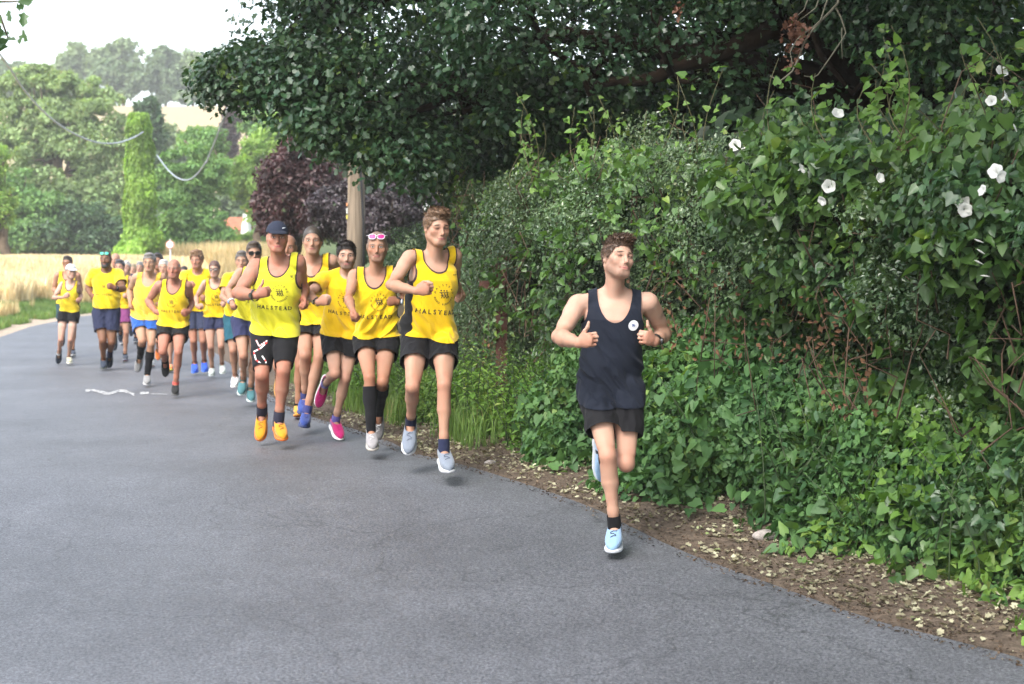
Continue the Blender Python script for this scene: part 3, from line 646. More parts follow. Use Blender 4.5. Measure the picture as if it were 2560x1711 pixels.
V, F = join(parts); mesh_obj('stem', V, F, simple("dry brown stems", (.09, .055, .035), .9), bind)
y_ = RNG.uniform(7.8, 14, 1300); cl = fbm(np.stack([y_ * 1.3, y_ * 0, y_ * 0 + 70], 1), 2)
z_ = RNG.uniform(.6, 1.7, len(y_)); keepb = fbm(np.stack([y_ * 1.6, z_ * 1.6, y_ * 0 + 71], 1), 2) > .6
y_, z_ = y_[keepb], z_[keepb]
P = np.stack([re_x(y_) + (1.5 - .22 - RNG.random(len(y_)) * .2) * .9, y_, gz(y_) + z_], 1)
leaves('dead_leaves', P, np.tile([-.8, -.5, .2], (len(P), 1)) + RNG.normal(size=P.shape) * .6, RNG.normal(size=P.shape), .045 * RNG.uniform(.6, 1.2, len(P)), 'diamond', M_brown, haw)

# white trumpet flowers of the bindweed
M_petal, nt, out = newmat("white petals")
p = N(nt, 'ShaderNodeBsdfPrincipled', Roughness=.6); p.inputs['Base Color'].default_value = (.86, .86, .84, 1); tr = N(nt, 'ShaderNodeBsdfTranslucent'); tr.inputs[0].default_value = (.8, .8, .78, 1)
mx = N(nt, 'ShaderNodeMixShader'); mx.inputs[0].default_value = .3; nt.links.new(p.outputs[0], mx.inputs[1]); nt.links.new(tr.outputs[0], mx.inputs[2]); nt.links.new(mx.outputs[0], out.inputs[0])
def flower(px, py, D, r, yaw=0, pitch=0, bud=False, par=None):
    r = r * .86; c = at(px, py, D); d = nrm([math.sin(yaw), -math.cos(yaw) * math.cos(pitch), math.sin(pitch)])
    x = nrm(np.cross(d, [0, 0, 1])); y = np.cross(x, d); na = 20; V = []
    prof = [(-.9, .10), (-.6, .16), (-.3, .30), (-.08, .62), (.05, .9), (.02, 1.06)] if not bud else [(-1.2, .06), (-.8, .10), (-.2, .16), (.3, .14), (.8, .03)]
    for (h_, q) in prof:
        for i_ in range(na):
            a_ = 2 * math.pi * i_ / na; rr_ = r * q * (1 + (.07 * math.cos(5 * a_) if q > .6 else 0)); hh = r * h_ + (r * .08 * math.cos(5 * a_) if q > .8 else 0)
            V.append(c + d * hh + rr_ * (math.cos(a_) * x + math.sin(a_) * y))
    i_, j_ = np.meshgrid(np.arange(len(prof) - 1), np.arange(na), indexing='ij'); i_ = i_.ravel(); j_ = j_.ravel(); j2 = (j_ + 1) % na
    mesh_obj('flower_bud' if bud else 'flower', np.array(V), np.stack([i_ * na + j_, i_ * na + j2, (i_ + 1) * na + j2, (i_ + 1) * na + j_], 1), M_petal, par)
def hedgeD(px, py):       # distance at which the sight line meets the hedge face
    for D in np.arange(3.5, 26, .05):
        q = at(px, py, D)
        face = re_x(D) + (1.5 - float(o_up(np.array([D]), np.array([q[2] - gz(D)]), 0)[0]) - .16) * .9
        if q[0] > face: return D
    return 10.
for (px, py, r, yw, pt, bd) in [(2405, 505, .040, -.3, 0, 0), (2413, 526, .038, -.1, -.2, 0), (2488, 428, .04, -.7, .3, 0), (2503, 442, .034, .5, -.2, 0), (2455, 476, .03, -1.2, .3, 0), (2505, 178, .036, .2, .5, 0),
                            (2478, 252, .03, -.5, .2, 0), (2518, 243, .038, 1.1, .5, 0), (2095, 283, .04, .1, .6, 0), (1838, 363, .042, -.4, .1, 0), (2005, 422, .034, .9, .4, 0), (2072, 466, .042, -.2, .1, 0),
                            (2055, 503, .032, -.9, -.5, 0), (1926, 540, .036, .3, -.4, 0), (1821, 541, .026, 0, 0, 0), (2201, 445, .03, .4, .2, 0), (1890, 1205, .040, .2, .2, 0), (1900, 1188, .026, -.5, .5, 0), (1066, 518, .05, 0, 0, 0),
                            (2445, 602, .032, -1.2, .3, 1), (2450, 628, .032, -1.1, .5, 1), (2445, 655, .032, -1.2, .4, 1), (2460, 690, .03, -1.3, .1, 1), (1914, 515, .03, -1.2, .3, 1), (2537, 318, .03, -.6, .8, 1), (1863, 370, .03, 1.3, .3, 1)]:
    D = hedgeD(px, py) if px > 1200 and py < 1000 else (8.9 if py > 1000 else 18.0)
    flower(px, py, D - .05, r, yw, pt, bool(bd), bind)

# leaf litter, grit and stones on the dirt strip
n = 11000
y = 4.5 + 14 * RNG.random(n) ** 1.3; w = .05 + .95 * RNG.random(n); cl = fbm(np.stack([y * 2.2, w * 2.2, 0 * y + 60], 1), 3)
ok = cl + .25 * RNG.random(n) > .60 - .16 * (w > .35); y, w = y[ok], w[ok]; x = re_x(y) + w
P = np.stack([x, y, terrain(x, y) + .008 + .012 * RNG.random(len(x))], 1)
M_litter = leafmat("pale fallen leaves and chippings", (.12, .10, .06), (.42, .41, .28), (.2, .26, .1), .8, .1, .3)
tag(leaves('leaf_litter', P, np.tile([0, 0, 1.], (len(P), 1)) + RNG.normal(size=P.shape) * .35, RNG.normal(size=P.shape), .026 * RNG.uniform(.3, 1.7, len(P)), 'lobed', M_litter), 'pale fallen leaves and chippings scattered on the bare verge', kind='stuff')
n = 16000
y = 4.5 + 14 * RNG.random(n) ** 1.3; x = re_x(y) - .12 + 1.3 * RNG.random(n) ** 1.2
P = np.stack([x, y, np.maximum(terrain(x, y), gz(y)) + .006], 1)
M_grit = leafmat("brown grit and twigs", (.03, .022, .016), (.13, .09, .06), (.3, .25, .18), .9, 0.02, .2)
tag(leaves('grit', P, np.tile([0, 0, 1.], (n, 1)) + RNG.normal(size=P.shape) * .5, RNG.normal(size=P.shape), .014 * RNG.uniform(.4, 2.0, n), 'diamond', M_grit), 'brown grit and crumbs along the road edge', kind='stuff')
M_stone = simple("grey verge stone", (.30, .27, .25), .9, .3, 30, .8)
def stone(px, py, D, r, label):
    c = at(px, py, D); c[2] = G(c[0], c[1]) + r * .25
    u = rand_unit(1)[0]; lat, lon = np.meshgrid(np.linspace(0, math.pi, 10), np.linspace(0, 2 * math.pi, 14, endpoint=False), indexing='ij')
    V = np.stack([np.sin(lat) * np.cos(lon), np.sin(lat) * np.sin(lon), np.cos(lat)], -1).reshape(-1, 3)
    V *= (1 + .35 * (fbm(V * 1.7 + px, 3) - .5))[:, None]
    V = V * np.array([1.5, .9, .62]) * r + c
    i_, j_ = np.meshgrid(np.arange(9), np.arange(14), indexing='ij'); i_ = i_.ravel(); j_ = j_.ravel()
    tag(mesh_obj('stone', V, np.stack([i_ * 14 + j_, (i_ + 1) * 14 + j_, (i_ + 1) * 14 + (j_ + 1) % 14, i_ * 14 + (j_ + 1) % 14], 1), M_stone), label, 'stone', 'stones on the bare verge')
stone(1915, 1373, 8.0, .055, 'larger pale grey stone half sunk in the dirt verge')
stone(2005, 1363, 7.8, .045, 'pale stone right of the larger one, under the leaves')
stone(1990, 1345, 8.1, .025, 'small whitish stone behind the two bigger stones')
stone(1225, 1180, 10.4, .03, 'small pale stone on the verge by the tall runner')

# ------------------------------------------------------------------ the overhanging oak
M_oak = leafmat("oak leaves", (.024, .068, .033), (.064, .128, .055), (.14, .22, .05), .34, .2, .6)
oak = empty('oak_tree', (4.0, 13.2, G(4.0, 13.2)), 'huge dark oak whose crown overhangs the road and hedge', 'tree')
tz = G(4.0, 13.2)
tb = [tube([(4.15, 13.3, tz - .2), (4.05, 13.2, 1.6), (3.95, 13.1, 2.6), (4.0, 13.1, 4.0), (4.2, 13.3, 6.5), (4.3, 13.5, 9)], [.75, .62, .55, .5, .4, .25], 14)]
V, F = join(tb); mesh_obj('trunk', V, F, oakbark, oak)
limbs = [((4.0, 13.1, 2.7), at(2190, 165, 12.3), at(1960, 60, 11.8), .27), ((4.0, 13.1, 2.9), at(1750, 120, 13), at(1350, 90, 13), .22), ((4.0, 13.1, 3.4), at(1400, -150, 13.5), at(800, 40, 14), .2),
         ((4.0, 13.1, 4.2), (3.0, 9, 6), (2, 5, 6.3), .22), ((4.0, 13.1, 4.6), (0, 15, 7), (-3, 16, 6), .2), ((4, 13.1, 5), (7, 11, 7), (9, 8, 7), .2), ((4, 13.1, 5.5), (5, 17, 8), (5, 21, 8), .2),
         (at(1960, 60, 11.8), at(1700, 200, 12), at(1480, 210, 12.5), .10), (at(1350, 90, 13), at(1150, 230, 13.5), at(950, 330, 14), .07)]
parts = []
for a_, b_, c_, r_ in limbs:
    a_, b_, c_ = map(np.array, (a_, b_, c_)); t = np.linspace(0, 1, 14)[:, None]
    Pp = (1 - t) ** 2 * a_ + 2 * t * (1 - t) * b_ + t ** 2 * c_; Pp[1:-1] += RNG.normal(size=(12, 3)) * .015
    parts.append(tube(Pp, np.linspace(r_, r_ * .3, 14), 10))
V, F = join(parts); mesh_obj('limb', V, F, oakbark, oak)
OB = [Bl(995, 30, 14, 290, 230, 2.6), Bl(800, 80, 14, 95, 150, 1.6), Bl(735, 200, 14, 70, 50, .7), Bl(650, 180, 14, 50, 28, .4), Bl(590, 200, 14, 22, 12, .2), Bl(880, 335, 14, 60, 26, .5), Bl(910, 250, 14, 170, 75, 1.4), Bl(800, 290, 14, 50, 45, .8), Bl(1060, 380, 14.2, 100, 70, 1.0), Bl(1300, 120, 13.5, 330, 300, 2.2), Bl(1370, 190, 13.2, 170, 90, 1.0), Bl(1290, 420, 15, 230, 120, 1.5),
      Bl(1550, 330, 15, 260, 130, 1.5), Bl(1750, 90, 13, 330, 220, 2.2), Bl(2150, 40, 14.5, 330, 200, 1.4), Bl(2430, 60, 14, 200, 170, 1.4), Bl(1850, 300, 14.5, 260, 120, 1.2), Bl(2300, 230, 15.5, 300, 90, 1.0)]
OB += [Bl(2380, 40, 11, 260, 150, 1.0), Bl(2150, 120, 13.5, 200, 110, .9), Bl(2500, 170, 12, 120, 110, .8), Bl(2050, -40, 11.5, 260, 90, 1.0)]
OB += [(4.2, 8.5, 5.0, 3.6, 4.2, 1.25), (3.0, 4.5, 4.6, 2.6, 3.0, 1.1), (2.5, 6, 6.6, 3.4, 4, 1.7), (5.5, 9, 6.5, 4, 4, 2.2), (-1, 12, 6.8, 4, 4, 1.8), (3, 14, 8, 6, 6, 2)]  # out-of-frame crown added overhead to shade the hedge and the oak's interior
cs, rs = [], []
for (cx, cy, cz, rx, ry, rz) in OB:
    k = int(14 + 13 * (rx * rz + rx * ry * .5)); u = rand_unit(k); q = RNG.uniform(.35, 1.0, (k, 1)) ** .7
    cs.append(np.array([cx, cy, cz]) + u * q * np.array([rx, ry, rz])); rs.append(RNG.uniform(.28, .55, (k, 1)) * np.array([1.2, 1.2, .7]))
cs = np.concatenate(cs); rs = np.concatenate(rs)
P, Nn, Dd = clump_leaves(cs, rs * .92, 170, .7, .55)
print('oak leaves', len(P))
leaves('crown', P, Nn, Dd, .066 * RNG.uniform(.6, 1.3, len(P)), 'lobed', M_oak, oak)
parts = []
anchors = np.concatenate([np.array(l_[2])[None] for l_ in limbs] + [np.array(l_[1])[None] for l_ in limbs])
for c_ in cs[RNG.permutation(len(cs))[:420]]:
    a_ = anchors[np.argmin(np.linalg.norm(anchors - c_, axis=1))]
    if np.linalg.norm(a_ - c_) < 4.5: parts.append(branch(a_, c_, .035, .006, .18, 9, 5))
V, F = join(parts); mesh_obj('twig', V, F, oakbark, oak)
# bare hanging twigs with brown dead leaves at the upper right
parts = []; brl = []
def bez(pts, n=14):
    pts = np.array([at(p_[0], p_[1], p_[2]) for p_ in pts]); t = np.linspace(0, len(pts) - 1, n); i_ = np.clip(t.astype(int), 0, len(pts) - 2); f = (t - i_)[:, None]
    f = f * f * (3 - 2 * f) * .3 + f * .7; return pts[i_] * (1 - f) + pts[i_ + 1] * f
for pts, r_ in [([(2098, -40, 9.2), (2095, 10, 9.2), (2045, 60, 9.1), (2015, 95, 9.1), (1985, 175, 9.0), (1950, 205, 9.0), (1925, 190, 9.0)], .010), ([(2090, 20, 9.2), (2105, 50, 9.2), (2115, 85, 9.2), (2085, 130, 9.1), (2040, 195, 9.1), (2010, 190, 9.1)], .007),
                ([(2105, 70, 9.2), (2104, 110, 9.2), (2106, 148, 9.2)], .005), ([(2055, -30, 9.2), (2040, 20, 9.1), (2000, 50, 9.1)], .006), ([(2030, -30, 9.2), (2010, 25, 9.2), (1990, 42, 9.2)], .005),
                ([(2075, -20, 9.1), (2050, 55, 9.1), (1995, 95, 9.0), (1975, 130, 9.0), (1982, 165, 9.0)], .006)]:
    parts.append(tube(bez(pts), np.linspace(r_, r_ * .4, 14), 6))
V, F = join(parts); mesh_obj('dead_branch', V, F, simple("lichened twig bark", (.16, .15, .11), .9), oak)
for (px, py, rr_) in [(1990, 62, .045), (1998, 85, .06), (1985, 95, .05), (1975, 130, .035), (1980, 160, .025), (1700, 20, .03)]:
    k = 34 if rr_ > .04 else 14; brl.append(at(px, py, 9.05) + RNG.normal(size=(k, 3)) * rr_ * .7)
brl = np.concatenate(brl); leaves('dead_leaves', brl, RNG.normal(size=brl.shape), RNG.normal(size=brl.shape), .042 * RNG.uniform(.6, 1.2, len(brl)), 'lobed', leafmat("russet dead leaves", (.12, .055, .035), (.26, .13, .09), None, .6, .3, .4, (1.2, .9, .7)), oak)

# branch tip hanging in at the top left
mb = np.array([-8.2, 2.0, G(-8.2, 2.0)])
tl = empty('maple_tree', mb, 'maple out of view at the left whose leafy branch tip hangs in at the upper left corner', 'tree')
V, F = join([tube([mb + [0, 0, -.2], mb + [.1, 0, 2.5], mb + [0, .2, 5], mb + [.2, .3, 7.5]], [.34, .28, .2, .1], 12), branch(mb + [0, 0, 3.5], at(-160, -60, 6.1), .09, .012, .06, 10, 6)] + [branch(mb + [0, .1, 3.2 + .4 * k], mb + [3 * math.cos(k * 1.3), 3 * math.sin(k * 1.3), 5 + .5 * k], .09, .02, .1) for k in range(8)])
mesh_obj('trunk', V, F, bark, tl)
mc = np.concatenate([np.array(c_) + rand_unit(60) * RNG.uniform(.4, 1, (60, 1)) * np.array(r_) for c_, r_ in [((-9.2, 1.0, 6.0), (3.4, 4.2, 2.6)), ((-9.0, -3.5, 5.5), (4.0, 4.0, 2.8)), ((-10.5, 3.5, 4.2), (2.6, 2.6, 2.2)), ((-6.5, -5.5, 5.5), (3.5, 3, 2.6))]])  # crown kept out of frame, added to block low sky light
mc = mc[mc[:, 1] < 4.6]
Pm, Nm, Dm = clump_leaves(mc, np.tile([.75, .75, .5], (len(mc), 1)), 75, .7, .5)
leaves('crown', Pm, Nm, Dm, .17 * RNG.uniform(.6, 1.3, len(Pm)), 'lobed', M_dark, tl)
V, F = join([tube([at(-160, -60, 6.1), at(-60, 0, 6.0), at(0, 40, 6.0), at(20, 95, 6)], [.012, .009, .006, .003], 6), tube([at(-40, 5, 6), at(30, 5, 6), at(75, 0, 6)], [.006, .004, .002], 5), tube([at(-90, -30, 6), at(-10, 90, 6), at(0, 130, 6)], [.006, .004, .002], 5)])
mesh_obj('twig', V, F, bark, tl)
pts = np.array([at(px, py, 6 + RNG.uniform(-.2, .2)) for px, py in [(5, 5), (25, 0), (45, 5), (70, 5), (20, 25), (60, 30), (55, 75), (8, 85), (-10, 60), (10, 110), (0, 130), (-20, 100), (25, 85), (-20, 20), (40, 20), (-25, 120), (5, 60), (12, 98), (85, 2), (58, 85)]])
leaves('foliage', pts, RNG.normal(size=pts.shape) * .5 + [0, -1, .4], RNG.normal(size=pts.shape) * .7 + [.4, 0, -.4], .055 * RNG.uniform(.7, 1.3, len(pts)), 'lobed', M_dark, tl)

# ------------------------------------------------------------------ the wooden pole, cables, cottage, sign
pl = empty('telegraph_pole', (at(890, 640, 24)[0], 24, G(-2.6, 24)), 'weathered wooden telegraph pole half hidden in the oak crown', 'pole')
woodm, nt, out = newmat("weathered pole wood")
p = N(nt, 'ShaderNodeBsdfPrincipled', Roughness=.85); g = N(nt, 'ShaderNodeNewGeometry'); mp = N(nt, 'ShaderNodeMapping'); mp.inputs['Scale'].default_value = (22, 22, .9)
nt.links.new(g.outputs['Position'], mp.inputs[0]); t = N(nt, 'ShaderNodeTexNoise', Scale=1.6, Detail=5.0); nt.links.new(mp.outputs[0], t.inputs['Vector'])
cr = N(nt, 'ShaderNodeValToRGB'); e = cr.color_ramp.elements; e[0].position = .3; e[0].color = (.10, .075, .05, 1); e[1].position = .7; e[1].color = (.27, .21, .15, 1)
nt.links.new(t.outputs['Fac'], cr.inputs[0]); nt.links.new(cr.outputs[0], p.inputs['Base Color']); nt.links.new(p.outputs[0], out.inputs[0])
pxw = at(889, 640, 24)[0]; pz = G(pxw, 24)
V, F = tube([(pxw, 24, pz - .2), (pxw + .01, 24, 2.2), (pxw + .035, 24, 4.2), (pxw + .05, 24, 7.6)], [.158, .150, .128, .11], 20); mesh_obj('pole', V, F, woodm, pl)
V, F = tube([(pxw + .145, 23.92, pz), (pxw + .14, 23.92, 2.2), (pxw + .10, 23.88, 3.1), (pxw + .0, 23.82, 3.35)], .022, 8); mesh_obj('cable_duct', V, F, simple("black plastic duct", (.02, .02, .022), .5), pl)
for (z_, h_, cc) in [(zz(512, 24), .05, (.55, .22, .08)), (zz(528, 24), .09, (.5, .5, .46)), (zz(543, 24), .07, (.55, .48, .08))]:
    a_ = np.linspace(-3.0, -2.45, 8); V = np.array([[pxw + .004 + .157 * math.cos(q), 24 + .157 * math.sin(q), z_ + s * h_ / 2] for q in a_ for s in (-1, 1)])
    mesh_obj('plate', V, np.array([[2 * i_, 2 * i_ + 2, 2 * i_ + 3, 2 * i_ + 1] for i_ in range(7)]), simple("plate paint", cc, .5), pl)
# bundled cables
def cable(name, ctrl, r, label):
    pts = np.array([at(*c_) for c_ in ctrl]); m_ = len(pts); t = np.linspace(0, m_ - 1, 60)
    # Catmull-Rom
    P = []
    for q in t:
        i_ = min(int(q), m_ - 2); f = q - i_; p0, p1, p2, p3 = pts[max(i_ - 1, 0)], pts[i_], pts[i_ + 1], pts[min(i_ + 2, m_ - 1)]
        P.append(.5 * ((2 * p1) + (-p0 + p2) * f + (2 * p0 - 5 * p1 + 4 * p2 - p3) * f * f + (-p0 + 3 * p1 - 3 * p2 + p3) * f ** 3))
    P = np.array(P); tw = np.linspace(0, 90, 60); parts = []
    for ph in (0, 2.1, 4.2): parts.append(tube(P + r * .55 * np.stack([np.cos(tw + ph), 0 * tw, np.sin(tw + ph)], 1), r * .62, 6))
    V, F = join(parts); tag(mesh_obj(name, V, F, simple("pale grey cable", (.30, .34, .39), .6)), label, 'cable')
cable('cable', [(-260, -170, 22), (0, 137, 38), (60, 225, 44), (120, 290, 50), (180, 332, 54), (240, 356, 57), (290, 358, 58.5), (330, 346, 59.2), (358, 330, 59.6)], .034, 'long grey twisted cable sagging from upper left to the ivy pole')
cable('cable', [(392, 388, 59.4), (420, 425, 56), (446, 446, 53), (470, 450, 50), (492, 436, 47), (515, 405, 43), (523, 390, 41.5), (640, 120, 30), (890, -180, 24.2)], .024, 'short cable sagging between the ivy pole and the oak crown')

ho = empty('cottage', (at(600, 640, 92)[0], 92, G(-17, 92)), 'cottage with white tapering gable and red tiled roof among trees', 'house')
def quadm(name, pts, mat, par, th=.0): V = np.array(pts); return mesh_obj(name, V, np.array([list(range(len(V)))]), mat, par, smooth=False)
W = simple("white render", (.80, .79, .74), .9, .05); RT = simple("red roof tiles", (.42, .14, .07), .8, .25, 3)
hz = G(-17, 92)
a0, a1 = at(590, 640, 92)[0], at(623, 640, 92)[0]; zt_ = zz(534, 92)
def gable(y0_, y1_, x0_, x1_, xt0, xt1, zb, zt1): return np.array([[x0_, y0_, zb], [x1_, y0_, zb], [xt1, y0_, zt1], [xt0, y0_, zt1], [x0_, y1_, zb], [x1_, y1_, zb], [xt1, y1_, zt1], [xt0, y1_, zt1]])
BF = np.array([[0, 1, 2, 3], [5, 4, 7, 6], [4, 0, 3, 7], [1, 5, 6, 2], [3, 2, 6, 7]])
V = gable(92, 93.2, a0, a1, at(602, 0, 92)[0], at(612, 0, 92)[0], hz, zt_); ch = mesh_obj('gable_wall', V, BF, W, ho, smooth=False)
for xx in (at(605, 0, 92)[0], at(609.5, 0, 92)[0]):
    V, F = tube([(xx, 92.6, zt_), (xx, 92.6, zt_ + .30)], [.09, .075], 10); mesh_obj('chimney_pot', V, F, RT, ch)
x0_, x1_ = at(545, 0, 93)[0], a1 - .5; ez = zz(575, 93); rz_ = zz(541, 93)
V, F = box(((x0_ + x1_) / 2, 95.4, (hz + ez) / 2), (x1_ - x0_, 4, ez - hz)); mesh_obj('wall', V, F, simple("orange brick wall", (.42, .20, .12), .9, .2, 4), ho, smooth=False)
V = np.array([[x0_ - .2, 93.2, ez], [x1_, 93.2, ez], [x1_, 95.4, rz_], [x0_ - .2, 95.4, rz_], [x0_ - .2, 97.6, ez], [x1_, 97.6, ez]]); mesh_obj('roof', V, [np.array([[0, 1, 2, 3], [3, 2, 5, 4]])], RT, ho, smooth=False)

sg = empty('road_sign', (at(425, 612, 53)[0], 53, G(-12, 53)), 'round white sign with red rim on a thin post in tall grass', 'sign')
c = at(425, 612, 53)
V, F = tube([(c[0], 53.03, G(c[0], 53) - .2), (c[0], 53.03, c[2] + .2)], .03, 8); mesh_obj('post', V, F, simple("grey sign post", (.4, .4, .4), .5), sg)
def disc(name, r, y_, mat, par, ri=0):
    a_ = np.linspace(0, 2 * math.pi, 32, endpoint=False); th = .008
    V, F = tube([(c[0], y_ + th, c[2]), (c[0], y_ - th, c[2])], r, 32); return mesh_obj(name, V, F, mat, par, smooth=False)
rim = disc('rim', .15, 53, simple("red sign rim", (.62, .22, .20), .5), sg); disc('face', .115, 52.98, simple("white sign face", (.8, .8, .78), .5, .02), sg)

# a brown wooden post and rail end sticking out of the hedge by the tall runner
c = at(1225, 720, 12.4); ps = empty('fence_post', (c[0], 12.4, G(c[0], 12.4)), 'old red brown wooden post with a rail end showing in the hedge', 'post')
pm_ = simple("red brown wood", (.085, .035, .026), .85, .3, 12, .5)
V, F = box((c[0] + .10, 12.42, (G(c[0], 12.4) + zz(640, 12.4)) / 2), (.10, .10, zz(640, 12.4) - G(c[0], 12.4))); mesh_obj('post', V, F, pm_, ps, smooth=False)
V, F = box((c[0] + .02, 12.33, zz(712, 12.4)), (.22, .05, .07)); mesh_obj('rail', V, F, pm_, ps, smooth=False)
# ================================================================== people
class Field:
    """signed distance grid; shapes are blended in one after another"""
    def __init__(s, lo, hi, h):
        s.lo = np.array(lo, float); s.h = h; s.n = (np.ceil((np.array(hi) - s.lo) / h).astype(int) + 2)
        s.F = np.full(s.n, 1.0, np.float32)
        s.ax = [(s.lo[k] + h * np.arange(s.n[k])).astype(np.float32) for k in range(3)]
    def add(s, fn, lo, hi, k=.02, op='u'):
        m = k + 2.5 * s.h
        i0 = [int(max(0, math.floor((lo[a] - m - s.lo[a]) / s.h))) for a in range(3)]
        i1 = [int(min(s.n[a], math.ceil((hi[a] + m - s.lo[a]) / s.h) + 1)) for a in range(3)]
        if any(i1[a] <= i0[a] for a in range(3)): return
        sl = tuple(slice(i0[a], i1[a]) for a in range(3))
        x = s.ax[0][sl[0]][:, None, None]; y = s.ax[1][sl[1]][None, :, None]; z = s.ax[2][sl[2]][None, None, :]
        d = fn(x, y, z).astype(np.float32); a = s.F[sl]
        if op == 'u':
            hh = np.maximum(k - np.abs(a - d), 0) / k; s.F[sl] = np.minimum(a, d) - hh * hh * k * .25
        else:
            d = -d; hh = np.maximum(k - np.abs(a - d), 0) / k; s.F[sl] = np.maximum(a, d) + hh * hh * k * .25
    def cone(s, a, b, ra, rb, k=.02, sq=None, q=1.0, op='u'):
        a = np.asarray(a, float); b = np.asarray(b, float); ba = b - a; L2 = max(float(ba @ ba), 1e-9)
        def fn(x, y, z):
            px, py, pz = x - a[0], y - a[1], z - a[2]
            t = np.clip((px * ba[0] + py * ba[1] + pz * ba[2]) / L2, 0, 1)
            px = px - t * ba[0]; py = py - t * ba[1]; pz = pz - t * ba[2]
            if sq is not None:
                c = (px * sq[0] + py * sq[1] + pz * sq[2]) * (q - 1); px = px + c * sq[0]; py = py + c * sq[1]; pz = pz + c * sq[2]
            return np.sqrt(px * px + py * py + pz * pz) - (ra + (rb - ra) * t)
        r = max(ra, rb); s.add(fn, np.minimum(a, b) - r, np.maximum(a, b) + r, k, op)
    def ell(s, c, M, rad, k=.02, op='u'):
        """M rows = axes"""
        c = np.asarray(c, float); M = np.asarray(M, float); rad = np.asarray(rad, float)
        def fn(x, y, z):
            px, py, pz = x - c[0], y - c[1], z - c[2]; k0 = 0; k1 = 0
            for i in range(3):
                l = px * M[i, 0] + py * M[i, 1] + pz * M[i, 2]; k0 = k0 + (l / rad[i]) ** 2; k1 = k1 + (l / rad[i] ** 2) ** 2
            k0 = np.sqrt(k0); k1 = np.sqrt(k1) + 1e-6; return k0 * (k0 - 1) / k1
        e = np.sqrt(((M * rad[:, None]) ** 2).sum(0)); s.add(fn, c - e, c + e, k, op)
    def loft(s, o, U, Xa, Ya, T, W, Dp, C, L, k=.03, n=2.35, tw=0.0, t0=None, t1=None):
        """elliptic sections along U from o (t=0) to o+U*L (t=1); tw twists the lower end about U"""
        T = np.array(T, np.float32)
        def fn(x, y, z):
            px, py, pz = x - o[0], y - o[1], z - o[2]
            h = px * U[0] + py * U[1] + pz * U[2]; t = h / L
            w = np.interp(t, T, W).astype(np.float32); d = np.interp(t, T, Dp).astype(np.float32); c = np.interp(t, T, C).astype(np.float32)
            lx = px * Xa[0] + py * Xa[1] + pz * Xa[2]; ly = px * Ya[0] + py * Ya[1] + pz * Ya[2]
            if tw:
                a = tw * (1 - np.clip(t, 0, 1)); ca, sa = np.cos(a), np.sin(a); lx, ly = lx * ca + ly * sa, -lx * sa + ly * ca
            ly = ly - c; r = np.sqrt(lx * lx + ly * ly)
            qn = (np.abs(lx / w) ** n + np.abs(ly / d) ** n) ** (1 / n)
            dd = r * (1 - 1 / np.maximum(qn, 1e-3)); dd = np.where(qn < .3, -np.minimum(w, d) * .7, dd)
            return np.maximum(dd, np.maximum((T[0] * L - h), (h - T[-1] * L)))
        r = max(max(W), max(Dp)) + .06; a = o + U * T[0] * L; b = o + U * T[-1] * L
        s.add(fn, np.minimum(a, b) - r, np.maximum(a, b) + r, k)
    def mesh(s):
        F = s.F; I = F < 0
        c = np.zeros(tuple(np.array(F.shape) - 1), np.uint8)
        for a in (0, 1):
            for b in (0, 1):
                for d in (0, 1): c += I[a:F.shape[0] - 1 + a, b:F.shape[1] - 1 + b, d:F.shape[2] - 1 + d]
        A = (c > 0) & (c < 8); ci = np.nonzero(A); idx = np.full(c.shape, -1, np.int32); idx[ci] = np.arange(len(ci[0]))
        ci = np.stack(ci, 1); acc = np.zeros((len(ci), 3), np.float32); cnt = np.zeros(len(ci), np.float32)
        cor = [(a, b, d) for a in (0, 1) for b in (0, 1) for d in (0, 1)]
        val = {q: F[ci[:, 0] + q[0], ci[:, 1] + q[1], ci[:, 2] + q[2]] for q in cor}
        for q in cor:
            for ax in range(3):
                if q[ax] == 0:
                    q2 = list(q); q2[ax] = 1; q2 = tuple(q2); fa, fb = val[q], val[q2]; m = (fa < 0) != (fb < 0)
                    t = np.where(m, fa / np.where(m, fa - fb, 1), 0); p = np.tile(np.array(q, np.float32), (len(ci), 1)); p[:, ax] += t
                    acc[m] += p[m]; cnt[m] += 1
        V = s.lo + s.h * (ci + acc / cnt[:, None]); quads = []
        for ax in range(3):
            o1, o2 = [(1, 2), (2, 0), (0, 1)][ax]
            sa = [slice(None)] * 3; sb = [slice(None)] * 3; sa[ax] = slice(0, -1); sb[ax] = slice(1, None)
            ia, ib = I[tuple(sa)], I[tuple(sb)]; e = np.nonzero(ia != ib); e = np.stack(e, 1)
            e = e[(e[:, o1] > 0) & (e[:, o2] > 0) & (e[:, o1] < c.shape[o1]) & (e[:, o2] < c.shape[o2])]
            def cell(d1, d2): f = e.copy(); f[:, o1] += d1; f[:, o2] += d2; return idx[f[:, 0], f[:, 1], f[:, 2]]
            Q = np.stack([cell(-1, -1), cell(0, -1), cell(0, 0), cell(-1, 0)], 1)
            fl = ~ia[e[:, 0], e[:, 1], e[:, 2]]; Q[fl] = Q[fl][:, ::-1]; quads.append(Q)
        Q = np.concatenate(quads); Q = Q[(Q >= 0).all(1)]
        return V, Q

